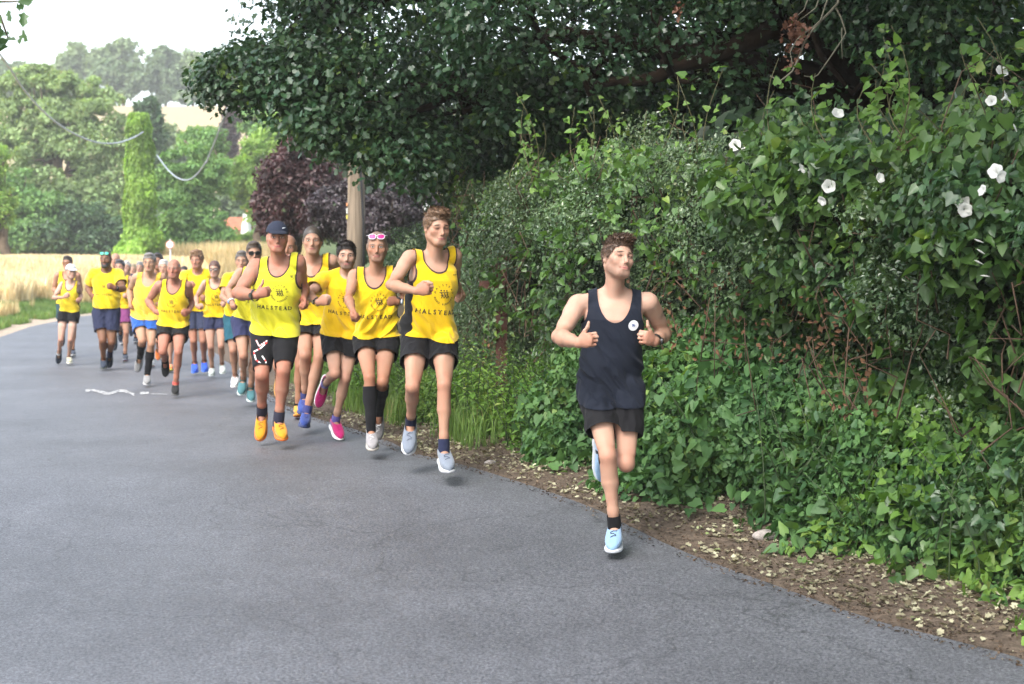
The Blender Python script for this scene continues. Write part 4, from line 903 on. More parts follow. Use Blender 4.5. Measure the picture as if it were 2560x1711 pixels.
def tris(Q): return np.concatenate([Q[:, [0, 1, 2]], Q[:, [0, 2, 3]]])
def clip(V, T, g):
    """keep the part of the triangle mesh where the vertex value g >= 0, cut cleanly along g = 0"""
    ins = g >= 0; c = ins[T].sum(1); keep = T[c == 3]; newV = []; newT = []
    part = T[(c == 1) | (c == 2)]
    if len(part):
        one = ins[part].sum(1) == 1; tgt = np.where(one, 1, 0)
        k = np.argmax(ins[part] == tgt[:, None].astype(bool), axis=1); r = np.arange(len(part))
        a = part[r, k]; b = part[r, (k + 1) % 3]; d = part[r, (k + 2) % 3]
        def cut(p, q): t = g[p] / (g[p] - g[q]); return V[p] + (V[q] - V[p]) * t[:, None]
        key = np.concatenate([np.stack([np.minimum(a, b), np.maximum(a, b)], 1), np.stack([np.minimum(a, d), np.maximum(a, d)], 1)])
        u, inv = np.unique(key, axis=0, return_inverse=True); inv = inv.ravel(); nv = cut(u[:, 0], u[:, 1]); n0 = len(V)
        ab = inv[:len(part)] + n0; ad = inv[len(part):] + n0
        newT = [np.stack([a, ab, ad], 1)[one], np.stack([ab, b, d], 1)[~one], np.stack([ab, d, ad], 1)[~one]]
        V = np.concatenate([V, nv]); keep = np.concatenate([keep] + newT)
    used = np.unique(keep); m = np.full(len(V), -1); m[used] = np.arange(len(used))
    return V[used], m[keep] if len(keep) else keep
def vnormals(V, T):
    n = np.cross(V[T[:, 1]] - V[T[:, 0]], V[T[:, 2]] - V[T[:, 0]]); N_ = np.zeros_like(V)
    for k in range(3): np.add.at(N_, T[:, k], n)
    return N_ / (np.linalg.norm(N_, axis=1)[:, None] + 1e-12)
def relax(V, T, it=2, lam=.5):
    E = np.concatenate([T[:, [0, 1]], T[:, [1, 2]], T[:, [2, 0]]]); E = np.concatenate([E, E[:, ::-1]])
    for _ in range(it):
        A = np.zeros_like(V); n = np.zeros(len(V)); np.add.at(A, E[:, 0], V[E[:, 1]]); np.add.at(n, E[:, 0], 1)
        V = V + lam * (A / np.maximum(n, 1)[:, None] - V)
    return V

# ---- skin: one procedural material, the face drawn from head coordinates carried on the mesh
def skinmat(skin, brow=(.06, .035, .02), lip=(.45, .17, .14), beard=None, bamt=0.0, eyes_shut=False, flush=.35, smile=0.0, scalp=None, samt=.8, recede=0.0):
    m, nt, out = newmat("skin")
    L_ = nt.links
    def math_(op, a, b=None, cl=False):
        n = nt.nodes.new('ShaderNodeMath'); n.operation = op; n.use_clamp = cl
        for i_, v in enumerate((a, b)):
            if v is None: continue
            if isinstance(v, (int, float)): n.inputs[i_].default_value = v
            else: L_.new(v, n.inputs[i_])
        return n.outputs[0]
    at_ = N(nt, 'ShaderNodeAttribute', attribute_name='hc'); sp = N(nt, 'ShaderNodeSeparateXYZ'); L_.new(at_.outputs['Vector'], sp.inputs[0])
    hx, hy, hz_ = sp.outputs; ax = math_('ABSOLUTE', hx)
    hzm = math_('SUBTRACT', hz_, math_('MULTIPLY', math_('MULTIPLY', hx, hx), smile * 9)) if smile else hz_
    def ell(cx, cz, rx, rz, rot=0.0, soft=.35, x=None, hz_=hz_):
        x = ax if x is None else x
        u = math_('SUBTRACT', x, cx); v = math_('SUBTRACT', hz_, cz); c_, s_ = math.cos(rot), math.sin(rot)
        uu = math_('ADD', math_('MULTIPLY', u, c_ / rx), math_('MULTIPLY', v, s_ / rx)); vv = math_('ADD', math_('MULTIPLY', u, -s_ / rz), math_('MULTIPLY', v, c_ / rz))
        d = math_('SQRT', math_('ADD', math_('MULTIPLY', uu, uu), math_('MULTIPLY', vv, vv)))
        return math_('DIVIDE', math_('SUBTRACT', 1 + soft / 2, d), soft, True)
    def ramp(v, a, b):
        r = N(nt, 'ShaderNodeMapRange', interpolation_type='SMOOTHSTEP'); r.inputs['From Min'].default_value = a; r.inputs['From Max'].default_value = b; L_.new(v, r.inputs['Value']); return r.outputs[0]
    front = ramp(hy, .045, .065)
    def mix(A, col, f):
        mx = N(nt, 'ShaderNodeMix', data_type='RGBA'); L_.new(f, mx.inputs['Factor'])
        if isinstance(A, tuple): mx.inputs['A'].default_value = rgba(A)
        else: L_.new(A, mx.inputs['A'])
        mx.inputs['B'].default_value = rgba(col); return mx.outputs['Result']
    g = N(nt, 'ShaderNodeNewGeometry'); t = N(nt, 'ShaderNodeTexNoise', Scale=14, Detail=4.0); L_.new(g.outputs['Position'], t.inputs['Vector'])
    red = (min(1, skin[0] * 1.02), skin[1] * .76, skin[2] * .70)
    ta_ = N(nt, 'ShaderNodeAttribute', attribute_name='tan'); ru_ = N(nt, 'ShaderNodeAttribute', attribute_name='ruddy')
    c = mix(skin, (skin[0] * .76, skin[1] * .66, skin[2] * .57), math_('MULTIPLY', ta_.outputs['Fac'], .6))
    c = mix(c, (skin[0] * .85, skin[1] * .52, skin[2] * .46), math_('MULTIPLY', ru_.outputs['Fac'], .6))
    c = mix(c, red, math_('MULTIPLY', ramp(t.outputs['Fac'], .42, .72), flush))
    c = mix(c, red, math_('MULTIPLY', math_('MULTIPLY', ell(.045, -.030, .022, .022, 0, 1.6), front), min(1, flush * .9)))
    c = mix(c, red, math_('MULTIPLY', math_('MULTIPLY', ell(0, -.035, .014, .016, 0, 1.5), front), flush * .6))
    if scalp is not None:
        zl = math_('ADD', math_('MULTIPLY', ramp(hy, .012, .072), .078 + recede), -.018); zl = math_('ADD', zl, math_('MULTIPLY', ramp(hy, .0, -.07), -.03))
        tn = N(nt, 'ShaderNodeTexNoise', Scale=110, Detail=3.0); L_.new(at_.outputs['Vector'], tn.inputs['Vector'])
        dz = math_('ADD', math_('SUBTRACT', hz_, zl), math_('MULTIPLY', math_('SUBTRACT', tn.outputs['Fac'], .5), .022))
        c = mix(c, scalp, math_('MULTIPLY', ramp(dz, -.004, .010), samt))
    if beard is not None:
        jaw = math_('MULTIPLY', ramp(hz_, -.035, -.06), math_('MULTIPLY', ramp(hy, -.02, .02), ramp(hz_, -.15, -.115)))
        side = math_('MULTIPLY', ramp(hz_, .0, -.03), math_('MULTIPLY', ramp(ax, .055, .066), math_('MULTIPLY', ramp(hy, -.01, .01), ramp(hz_, -.15, -.115))))
        c = mix(c, beard, math_('MULTIPLY', math_('MAXIMUM', jaw, side), bamt))
    c = mix(c, lip, math_('MULTIPLY', math_('MULTIPLY', ell(0, -.0700, .025, .0085, 0, .4, None, hzm), front), .95))
    c = mix(c, (lip[0] * .25, lip[1] * .2, lip[2] * .2), math_('MULTIPLY', math_('MULTIPLY', ell(0, -.0695, .026, .0020, 0, .7, None, hzm), front), .95))
    sock = (skin[0] * .58, skin[1] * .46, skin[2] * .42)  # shade below the brow painted into the skin around the eyes
    c = mix(c, sock, math_('MULTIPLY', math_('MULTIPLY', ell(.031, .001, .021, .0125, 0, .9), front), .55))
    if not eyes_shut:
        c = mix(c, (.55, .52, .49), math_('MULTIPLY', ell(.031, -.0005, .0125, .0045, 0, .35), front))
        c = mix(c, (.05, .04, .035), math_('MULTIPLY', ell(.031, 0.0, .0052, .0052, 0, .3), front))
    c = mix(c, (.05, .03, .025), math_('MULTIPLY', math_('MULTIPLY', ell(.031, .0045 if not eyes_shut else -.001, .0155, .0020 if not eyes_shut else .0036, -.05, .5), front), .9))
    c = mix(c, brow, math_('MULTIPLY', math_('MULTIPLY', ell(.033, .0190, .0195, .0052, -.14, .8), front), .95))
    for s_ in (-1, 1): c = mix(c, (skin[0] * .2, skin[1] * .12, skin[2] * .1), math_('MULTIPLY', math_('MULTIPLY', ell(.0075, -.0485, .0042, .0026, 0, .6), front), .8)) if s_ == 1 else c
    p = N(nt, 'ShaderNodeBsdfPrincipled', Roughness=.56); p.inputs['Specular IOR Level'].default_value = .28
    p.inputs['Subsurface Weight'].default_value = .12; p.inputs['Subsurface Radius'].default_value = (1.0, .35, .2); p.inputs['Subsurface Scale'].default_value = .012
    L_.new(c, p.inputs['Base Color'])
    t2 = N(nt, 'ShaderNodeTexNoise', Scale=60, Detail=3.0); L_.new(g.outputs['Position'], t2.inputs['Vector'])
    b = N(nt, 'ShaderNodeBump', Strength=.15, Distance=.004); L_.new(t2.outputs['Fac'], b.inputs['Height']); L_.new(b.outputs[0], p.inputs['Normal'])
    L_.new(p.outputs[0], out.inputs[0])
    return m
_cm = {}
def cloth(col, rough=.85, sheen=.25, weave=.25):
    k = (tuple(col), rough)
    if k not in _cm:
        _cm[k] = simple("fabric", col, rough, .06, 6, weave, 400, .2, 0, sheen if max(col) > .2 else .03)
    return _cm[k]
def hairmat(col):
    k = ('hair', tuple(col))
    if k not in _cm:
        m, nt, out = newmat("hair"); p = N(nt, 'ShaderNodeBsdfPrincipled', Roughness=.5); g = N(nt, 'ShaderNodeNewGeometry')
        t = N(nt, 'ShaderNodeTexNoise', Scale=120, Detail=3.0); nt.links.new(g.outputs['Position'], t.inputs['Vector'])
        cr = N(nt, 'ShaderNodeValToRGB'); e = cr.color_ramp.elements; e[0].position = .35; e[0].color = rgba([q * .4 for q in col]); e[1].position = .65; e[1].color = rgba([min(1, q * 1.1) for q in col])
        nt.links.new(t.outputs['Fac'], cr.inputs[0]); nt.links.new(cr.outputs[0], p.inputs['Base Color']); nt.links.new(p.outputs[0], out.inputs[0]); _cm[k] = m
    return _cm[k]

# ---- pose: joints from sight lines and bone lengths
def on_ray(px, py, parent, L, toward):
    """point on the sight line of (px,py) at distance L from the parent joint; toward=+1 nearer the camera, -1 farther"""
    r = ray(px, py); rl = np.linalg.norm(r); r = r / rl; o = CAM - parent
    b = float(r @ o); c = float(o @ o) - L * L; disc = b * b - c
    if disc < 0: t = -b
    else: t = -b - math.sqrt(disc) if toward > 0 else -b + math.sqrt(disc)
    return CAM + r * t

def rotm(yaw, pitch, roll):
    """head axes (rows: left-of-person = image right, forward, up). yaw>0 turns to image right, pitch>0 chin up, roll>0 tips the crown to image right"""
    X_ = np.array([1., 0, 0]); Y_ = np.array([0, -1., 0]); Z_ = np.array([0, 0, 1.])
    def rot(v, ax_, a): return v * math.cos(a) + np.cross(ax_, v) * math.sin(a) + ax_ * (ax_ @ v) * (1 - math.cos(a))
    X_, Y_ = rot(X_, Z_, yaw), rot(Y_, Z_, yaw)
    Y_, Z_ = rot(Y_, X_, -pitch * 1.0), rot(Z_, X_, -pitch * 1.0)
    X_, Z_ = rot(X_, Y_, -roll), rot(Z_, Y_, -roll)
    return np.array([X_, Y_, Z_])

LETTER_CACHE = {}
def letter(ch):
    if ch not in LETTER_CACHE:
        cu = bpy.data.curves.new('letter', 'FONT'); cu.body = ch; cu.align_x = 'CENTER'; cu.size = 1.0; cu.offset = .022; cu.resolution_u = 2
        o = bpy.data.objects.new('letter', cu); COL.objects.link(o)
        me = bpy.data.meshes.new_from_object(o.evaluated_get(bpy.context.evaluated_depsgraph_get()))
        V = np.array([v.co[:2] for v in me.vertices]); me.calc_loop_triangles(); T = np.array([t.vertices[:] for t in me.loop_triangles])
        V[:, 1] -= .36
        bpy.data.objects.remove(o); bpy.data.curves.remove(cu); bpy.data.meshes.remove(me)
        LETTER_CACHE[ch] = (V, T)
    return LETTER_CACHE[ch]
def word(txt, w, h, cy):
    out = []; n = len(txt)
    for i_, ch in enumerate(txt):
        V, T = letter(ch); V = V * h / .72 ; out.append((V + np.array([(i_ - (n - 1) / 2) * w / (n - 1), cy]), T))
    return out
def ringword(txt, r, a0, a1, h, c, flip=False):
    out = []
    for i_, ch in enumerate(txt):
        if ch == ' ': continue
        a = a0 + (a1 - a0) * i_ / (len(txt) - 1); V, T = letter(ch); V = V * h / .72
        rot = a - math.pi / 2 if not flip else a + math.pi / 2
        V = np.stack([V[:, 0] * math.cos(rot) - V[:, 1] * math.sin(rot), V[:, 0] * math.sin(rot) + V[:, 1] * math.cos(rot)], 1)
        out.append((V + np.array([c[0] + r * math.cos(a), c[1] + r * math.sin(a)]), T))
    return out
def bar(a, b, w):
    a = np.array(a, float); b = np.array(b, float); d = (b - a) / np.linalg.norm(b - a); n = np.array([-d[1], d[0]]) * w / 2
    k = 4; P = []; T = []
    for i_ in range(k + 1): q = a + (b - a) * i_ / k; P += [q - n, q + n]
    for i_ in range(k): o = 2 * i_; T += [[o, o + 2, o + 3], [o, o + 3, o + 1]]
    return np.array(P), np.array(T)
def dot(c, r, n=12):
    a = np.linspace(0, 2 * math.pi, n, endpoint=False); P = np.concatenate([[c], np.stack([c[0] + r * np.cos(a), c[1] + r * np.sin(a)], 1)])
    return P, np.array([[0, 1 + i_, 1 + (i_ + 1) % n] for i_ in range(n)])
def club_logo(c, sc=1.0):
    """three running figures side by side, the club name round them"""
    out = []; u = .0125 * sc
    for k in range(3):
        x = c[0] + (k - 1) * 1.45 * u; y = c[1]
        out += [dot((x - .25 * u, y + 2.05 * u), .42 * u), bar((x - .1 * u, y + 1.2 * u), (x + .55 * u, y - .6 * u), .5 * u), bar((x + .55 * u, y - .6 * u), (x - .1 * u, y - 1.9 * u), .42 * u),
                bar((x + .5 * u, y - .6 * u), (x + 1.3 * u, y - 1.3 * u), .36 * u)]
    out += [bar((c[0] - 2.5 * u, c[1] + .9 * u), (c[0] + 2.1 * u, c[1] + 1.25 * u), .42 * u), bar((c[0] - 1.8 * u, c[1] - .4 * u), (c[0] + 1.9 * u, c[1] + .1 * u), .36 * u)]
    out += ringword('HALSTEAD', .062 * sc, R(168), R(12), .013 * sc, c)
    out += ringword('ROAD RUNNERS', .062 * sc, R(200), R(340), .012 * sc, c, True)
    return out
def swoosh_text(c, s_=1.0):        # small maker's mark on the chest, a few strokes
    return [bar((c[0] - .016, c[1] - .001), (c[0] - .008, c[1] + .003), .004), bar((c[0] - .008, c[1]), (c[0] + .004, c[1] + .001), .003), bar((c[0] + .004, c[1]), (c[0] + .018, c[1] + .004), .003)]

def person(cfg):
    s = cfg['s']; D = cfg['D']; vx = cfg.get('vox', .008); B_ = cfg.get('b', 1.0); fat = cfg.get('belly', 0.0)
    fem = cfg.get('female', False)
    to = cfg['map'] if 'map' in cfg else (lambda p_: p_)
    lean = cfg.get('lean', .06) * s
    def P2(k, i_=None):
        v = cfg[k] if i_ is None else cfg[k][i_]
        x_, y_ = to((v[0], v[1])); return (x_, y_) + tuple(v[2:])
    Hp = [P2('HP', 0), P2('HP', 1)]
    kp = FPX / D; hy_ = max(P2('N')[1] + .51 * s * kp, max(P2('KN', 0)[1], P2('KN', 1)[1]) - .425 * s * kp * .97)
    hips = [at(h[0], hy_, D + (h[2] if len(h) > 2 else 0)) for h in Hp]
    pelvis = (hips[0] + hips[1]) / 2
    # keep the hip width human
    hw = .088 * s; d = nrm(hips[1] - hips[0]); hips = [pelvis - d * hw, pelvis + d * hw]
    nk = P2('N'); NK = at(nk[0], nk[1], D - lean)
    SH = []
    for i_ in (0, 1):
        v = P2('SH', i_); SH.append(at(v[0], v[1], D - lean + .045 * s + (v[2] if len(v) > 2 else 0)))
    EL, WR, HD, KN, AN, TO = [], [], [], [], [], []
    for i_ in (0, 1):
        e = P2('EL', i_); E = on_ray(e[0], e[1], SH[i_], .285 * s, e[2]); EL.append(E)
        w = P2('WR', i_); WR.append(on_ray(w[0], w[1], E, .25 * s, w[2]))
        h = P2('HD', i_); HD.append(on_ray(h[0], h[1], WR[i_], .095 * s, h[2]))
        k_ = P2('KN', i_); K = on_ray(k_[0], k_[1], hips[i_], .425 * s, k_[2]); KN.append(K)
        a_ = P2('AN', i_); A = on_ray(a_[0], a_[1], K, .41 * s, a_[2]); AN.append(A)
        t_ = P2('TO', i_); TO.append(on_ray(t_[0], t_[1], A, .19 * s, t_[2]))
    # frames
    U = nrm(NK - pelvis); Xs = SH[1] - SH[0]; Xs = nrm(Xs - U * (Xs @ U)); Yf = np.cross(U, Xs)   # forward = up x left... fixed below
    if Yf[1] > 0 and not cfg.get('back'): Yf = -Yf
    Yf = nrm(Yf)
    Xh = hips[1] - hips[0]; Xh = nrm(Xh - U * (Xh @ U))
    tw = math.atan2(float(Xh @ Yf), float(Xh @ Xs))
    L = float(np.linalg.norm(NK - pelvis))
    hc = P2('H'); yaw, pitch, roll = [R(q) for q in hc[2:5]]
    HM = rotm(yaw, pitch, roll); hs_ = s * cfg.get('hs', 1.0)
    hcen = at(hc[0], hc[1], D - lean - .02 * s + cfg.get('hdz', 0.0))
    base = np.array([pelvis[0], pelvis[1], float(gz(pelvis[1])) + .004])
    root = empty('person', base, cfg['label'], 'person', cfg.get('group'))
    hl = lambda p_: hcen + (np.array(p_) * hs_) @ HM           # head local -> world

    # ---------------- body
    pts = np.array([hcen, *SH, *EL, *WR, *HD, *KN, *AN, *hips]); lo = pts.min(0) - .17; hi = pts.max(0) + .17; lo[2] = min(AN[0][2], AN[1][2]) - .09
    f = Field(lo, hi, vx); b = s * B_
    Tp = [-.16, 0, .18, .36, .6, .78, .90, .97, 1.03]
    if fem: Wp = [.135, .160, .150, .122, .138, .150, .140, .105, .06]; Dd_ = [.09, .100, .09, .082, .10, .108, .085, .066, .05]
    else: Wp = [.13, .152, .148, .136, .150, .164, .155, .115, .065]; Dd_ = [.09, .102, .098, .092, .108, .116, .092, .070, .052]
    Wp = [w * b for w in Wp]; Dd_ = [w * b for w in Dd_]; Cc = [0, 0, .006 + fat, .012 + fat * 1.3, .012 + fat * .5, .008, 0, -.012, -.03]
    o0 = pelvis - Yf * .012 * s
    f.loft(o0 - Yf * .035 * s, U, Xs, Yf, Tp, Wp, Dd_, Cc, L, tw=tw, k=.02)
    nb = NK - Yf * .058 * s + U * .005 * s; sk = hl((0, -.022, -.055))
    for i_ in (0, 1):
        sd_ = 1 if i_ else -1; S_ = SH[i_]; Sx = S_
        f.cone(nb + U * .012 * s + Xs * sd_ * .03 * s, Sx + U * .012 * s - Xs * sd_ * .02 * s, .040 * b, .040 * b, .03)      # trapezius, collar
        f.cone(NK - Yf * .03 * s + Xs * sd_ * .02 - U * .012 * s, Sx - Yf * .0 - U * .0, .022 * b, .030 * b, .03)
        if not fem: f.ell(NK - U * .12 * s + Xs * sd_ * .075 * s - Yf * .005 * s, np.array([Xs, Yf, U]), np.array([.075, .034, .06]) * b, .03)
        else: f.ell(NK - U * .15 * s + Xs * sd_ * .07 * s + Yf * .01 * s, np.array([Xs, Yf, U]), np.array([.055, .045, .05]) * b, .03)
        E, Wr = EL[i_], WR[i_]; ua = E - S_; am = cfg.get('arm', 1.0) * b
        f.cone(S_ + Xs * sd_ * .004, S_ + ua * .28 + Xs * sd_ * .006, .053 * am, .048 * am, .025); f.cone(S_ + ua * .25, S_ + ua * .66, .041 * am, .040 * am, .02)
        bf_ = (WR[i_] - E) / (.25 * s); bf_ = nrm(bf_ - nrm(ua) * (bf_ @ nrm(ua))); f.cone(S_ + ua * .5, E, .038 * am, .032 * am, .02); f.cone(S_ + ua * .38 + bf_ * .016 * am, S_ + ua * .66 + bf_ * .018 * am, .033 * am, .033 * am, .014); f.cone(S_ + ua * .40 - bf_ * .014 * am, S_ + ua * .72 - bf_ * .012 * am, .033 * am, .026 * am, .012)
        fa = Wr - E; f.cone(E, E + fa * .26, .034 * am, .041 * am, .02); f.cone(E + fa * .26, E + fa * .6, .041 * am, .032 * am, .02); f.cone(E + fa * .6, Wr, .032 * am, .025 * am, .02)
        # hand
        a = nrm(HD[i_] - Wr); zc = np.array([0, 0, 1.]); hup = cfg.get('HU', (None, None))[i_]
        if hup is not None: zc = np.array(hup, float)
        th = nrm(zc - a * (zc @ a)); nn = np.cross(th, a) if i_ == 0 else np.cross(a, th)
        q = lambda u_, v_, w_: Wr + (a * u_ + th * v_ + nn * w_) * s * cfg.get('hand', 1.0)
        hsz = s * cfg.get('hand', 1.0)
        f.cone(Wr, q(.035, 0, 0), .024 * hsz, .027 * hsz, .012, nn, 1.35)
        f.ell(q(.052, .002, .002), np.array([a, th, nn]), np.array([.045, .041, .0185]) * hsz, .012)
        curl = cfg.get('curl', 1.0); kf = .004 if vx < .0065 else .006
        thick = 1.0 if vx < .0065 else 1.12
        for j_ in range(4):
            v_ = .030 - .0195 * j_; l1, l2, l3 = [(.040, .024, .02), (.044, .028, .021), (.041, .026, .02), (.033, .02, .018)][j_]
            r_ = [.0092, .0094, .009, .008][j_] * thick
            p0 = np.array([.082 - .004 * abs(j_ - 1), v_, .0]); ang = [R(62 + 4 * j_) * curl, R(150) * curl, R(205) * curl]
            for (l_, an, rr_) in zip((l1, l2, l3), ang, (r_, r_ * .95, r_ * .85)):
                p1 = p0 + np.array([math.cos(an), -.03, math.sin(an)]) * l_
                f.cone(q(*p0), q(*p1), rr_ * hsz, rr_ * .93 * hsz, kf); p0 = p1
        tu = cfg.get('thumb', (0, 0))[i_]
        if tu: tp = [(.018, .028, .006), (.048, .052, .010), (.075, .070, .010), (.088, .092, .010)]
        else: tp = [(.018, .028, .008), (.050, .046, .018), (.080, .044, .030), (.100, .030, .036)]
        for j_ in range(3): f.cone(q(*tp[j_]), q(*tp[j_ + 1]), (.0135, .0110, .0098)[j_] * hsz * thick, (.0112, .0100, .0085)[j_] * hsz * thick, .007)
    # neck and head
    f.cone(nb - U * .01, sk, .056 * b * (.86 if fem else 1), .049 * s * (.86 if fem else 1) * (1 + .5 * (B_ - 1)), .03)
    f.cone(NK - Yf * .034 * s, hl((0, .026, -.098)), .026 * b, .026 * s, .03)
    for sd_ in (-1, 1): f.cone(NK + Xs * sd_ * .014 * s - Yf * .012 * s, hl((sd_ * .058, -.022, -.045)), .011 * s, .015 * s, .016)
    fw = cfg.get('fat_face', 1.0)
    E3 = HM; e_ = lambda c_, r_, k_=.012, op='u': f.ell(hl(c_), E3, np.array(r_) * hs_, k_ * s, op)
    cn = lambda a_, b2, ra, rb, k_=.01, op='u': f.cone(hl(a_), hl(b2), ra * hs_, rb * hs_, k_ * s, op=op)
    e_((0, -.014, .028), (.074, .094, .086), .03); e_((0, .018, -.026), (.0615 * fw, .070, .078), .03); e_((0, .036, -.066), (.045 * fw, .048, .044), .03)
    cn((-.018, .068, -.097), (.018, .068, -.097), .017, .017, .025)
    for sd_ in (-1, 1):
        cn((sd_ * .046 * fw, .0, -.055), (sd_ * .018, .066, -.097), .018, .015, .03)
        e_((sd_ * .043 * fw, .058, -.026), (.022, .020, .022), .02)
        cn((sd_ * .010, .083, .014), (sd_ * .046, .070, .013), .011, .010, .014)
        e_((sd_ * .031, .092, -.002), (.017, .014, .0125), .012, 's')
        e_((sd_ * .031, .0755, -.001), (.0135, .0125, .0115), .004)
        e_((sd_ * .0780, -.004, -.008), (.0085, .019, .031), .008); e_((sd_ * .083, .002, -.006), (.004, .009, .016), .005, 's')
        cn((sd_ * .007, .088, -.046), (sd_ * .011, .086, -.045), .0095, .009, .008)
    nl = cfg.get('nose', 1.0)
    cn((0, .084, .008), (0, .084 + .024 * nl, -.036), .0085, .0115, .012)
    e_((0, .080, -.066), (.026, .015, .018), .012); cn((-.028, .082, -.069), (.028, .082, -.069), .003, .003, .006, 's'); cn((-.020, .0915, -.070), (.020, .0915, -.070), .0022, .0022, .004, 's')
    cn((-.014, .0915, -.0655), (.014, .0915, -.0655), .0052, .0052, .006); cn((-.013, .0905, -.0755), (.013, .0905, -.0755), .0062, .0062, .006)
    # legs
    for i_ in (0, 1):
        Hh, K, A = hips[i_], KN[i_], AN[i_]; th_ = K - Hh; lg = cfg.get('leg', 1.0) * b; sd_ = 1 if i_ else -1
        f.cone(Hh + th_ * .03, Hh + th_ * .45, .082 * lg, .067 * lg, .02); f.cone(Hh + th_ * .45, K, .066 * lg, .044 * lg, .02)
        fr_ = nrm(Yf - nrm(th_) * (Yf @ nrm(th_))); la_ = np.cross(nrm(th_), fr_)
        for q_ in (-1, 1): f.cone(Hh + th_ * .45 + la_ * q_ * .026 * lg + fr_ * .022 * lg, Hh + th_ * .86 + la_ * q_ * .027 * lg + fr_ * .016 * lg, .040 * lg, .022 * lg, .014)
        f.ell(K + fr_ * .024 * lg - nrm(th_) * .004, np.array([la_, fr_, nrm(th_)]), np.array([.024, .020, .028]) * lg, .010)
        f.cone(K + fr_ * .02 * lg + (A - K) * .10, K + fr_ * .014 * lg + (A - K) * .55, .016 * lg, .012 * lg, .012)
        shn = A - K; bk = -nrm(np.cross(np.cross(nrm(shn), Yf), nrm(shn))) ; bk = bk if bk @ Yf < 0 else -bk
        # the calf lies behind the shin: away from the thigh fold direction when the knee is bent
        if np.linalg.norm(np.cross(nrm(th_), nrm(shn))) > .25: bk = nrm(nrm(shn) * 0 + (-(nrm(th_) - nrm(shn) * (nrm(th_) @ nrm(shn))))) 
        
        f.cone(K, K + shn * .35 + bk * .010 * s, .043 * lg, .041 * lg, .02); f.cone(K + shn * .14 + bk * .018 * s - la_ * .012 * lg, K + shn * .40 + bk * .018 * s - la_ * .010 * lg, .034 * lg, .036 * lg, .016); f.cone(K + shn * .14 + bk * .018 * s + la_ * .012 * lg, K + shn * .36 + bk * .018 * s + la_ * .012 * lg, .034 * lg, .034 * lg, .016)
        f.cone(K + shn * .38 + bk * .012 * s, K + shn * .76, .040 * lg, .029 * lg, .02); f.cone(K + shn * .75, A, .029 * lg, .029 * lg, .02)
        f.cone(A, A + nrm(TO[i_] - A) * .10 * s, .030 * s, .026 * s, .015)
    V, Q = f.mesh(); T = tris(Q)
    if len(V): V = relax(V, T, 1, .35)
    HC = ((V - hcen) @ HM.T) / hs_
    HC[:, 0] /= (1.0); 
    def segd(a_, b_):
        ba = b_ - a_; t_ = np.clip(((V - a_) @ ba) / (ba @ ba), 0, 1); return np.linalg.norm(V - a_ - t_[:, None] * ba, axis=1), t_
    tan = np.zeros(len(V)); red_ = np.zeros(len(V))
    for i_ in (0, 1):
        d_, t_ = segd(SH[i_], EL[i_]); tan = np.maximum(tan, (d_ < .08 * s) * sstep(.35, .95, t_) * .9)
        d_, t_ = segd(EL[i_], WR[i_] + (WR[i_] - EL[i_]) * .45); tan = np.maximum(tan, (d_ < .075 * s) * 1.0); red_ = np.maximum(red_, (d_ < .07 * s) * sstep(.6, .8, t_) * .7); red_ = np.maximum(red_, np.exp(-(np.linalg.norm(V - EL[i_], axis=1) / (.045 * s)) ** 2) * .5)
        d_, t_ = segd(hips[i_], KN[i_]); tan = np.maximum(tan, (d_ < .12 * s) * sstep(.35, .8, t_) * .85)
        d_, t_ = segd(KN[i_], AN[i_]); tan = np.maximum(tan, (d_ < .09 * s) * 1.0); red_ = np.maximum(red_, np.exp(-(np.linalg.norm(V - KN[i_], axis=1) / (.06 * s)) ** 2) * .8)
    tan = np.maximum(tan, sstep(-.22, -.13, HC[:, 2]) * (np.abs(HC[:, 0]) < .12) * .25)
    body = mesh_obj('body', V, Q, cfg['skin'], root, attrs={'hc': HC, 'tan': tan, 'ruddy': red_})
    out = {'root': root}

    # ---------------- hair
    st = cfg.get('hair', 'short'); hcol = cfg.get('haircol', (.09, .055, .03))
    if st != 'none':
        th = {'short': .013, 'quiff': .012, 'buzz': .005, 'bald': .003, 'curly': .024, 'tied': .012, 'cap': .006}[st]
        c0 = hl((0, -.01, .03)); g = Field(c0 - .17 * hs_, c0 + .17 * hs_, min(vx, .006)); g_e = lambda c_, r_, k_=.02: g.ell(hl(c_), E3, np.array(r_) * hs_, k_)
        g_e((0, -.016, .028), (.0745 + th * .7, .095 + th * .7, .0865 + th))
        if st == 'quiff': g_e((.010, .050, .100), (.055, .040, .024)); g_e((0, .0, .104), (.062, .06, .020))
        if st == 'short': g_e((0, .035, .100), (.055, .045, .022))
        if st == 'curly': g_e((-.01, .04, .105), (.062, .05, .032)); g_e((.0, -.02, .10), (.075, .075, .035))
        if st == 'tied': g_e((0, -.12, .03), (.035, .035, .035))
        Vh, Qh = g.mesh(); Th = tris(Qh); h = ((Vh - hcen) @ HM.T) / hs_
        nn_ = vnormals(Vh, Th); am_ = {'short': .009, 'quiff': .008, 'buzz': .002, 'bald': .001, 'curly': .022, 'tied': .005, 'cap': .002}[st]
        Vh = Vh + nn_ * ((fbm(h * 55, 3) - .5) * am_ * 1.6)[:, None]
        rec = cfg.get('recede', 0.0)
        zl = np.interp(h[:, 1], [-.11, -.06, -.02, .015, .045, .062, .078, .1], [-.055, -.045, -.012, -.012, .018, .045, .060 + rec, .063 + rec])
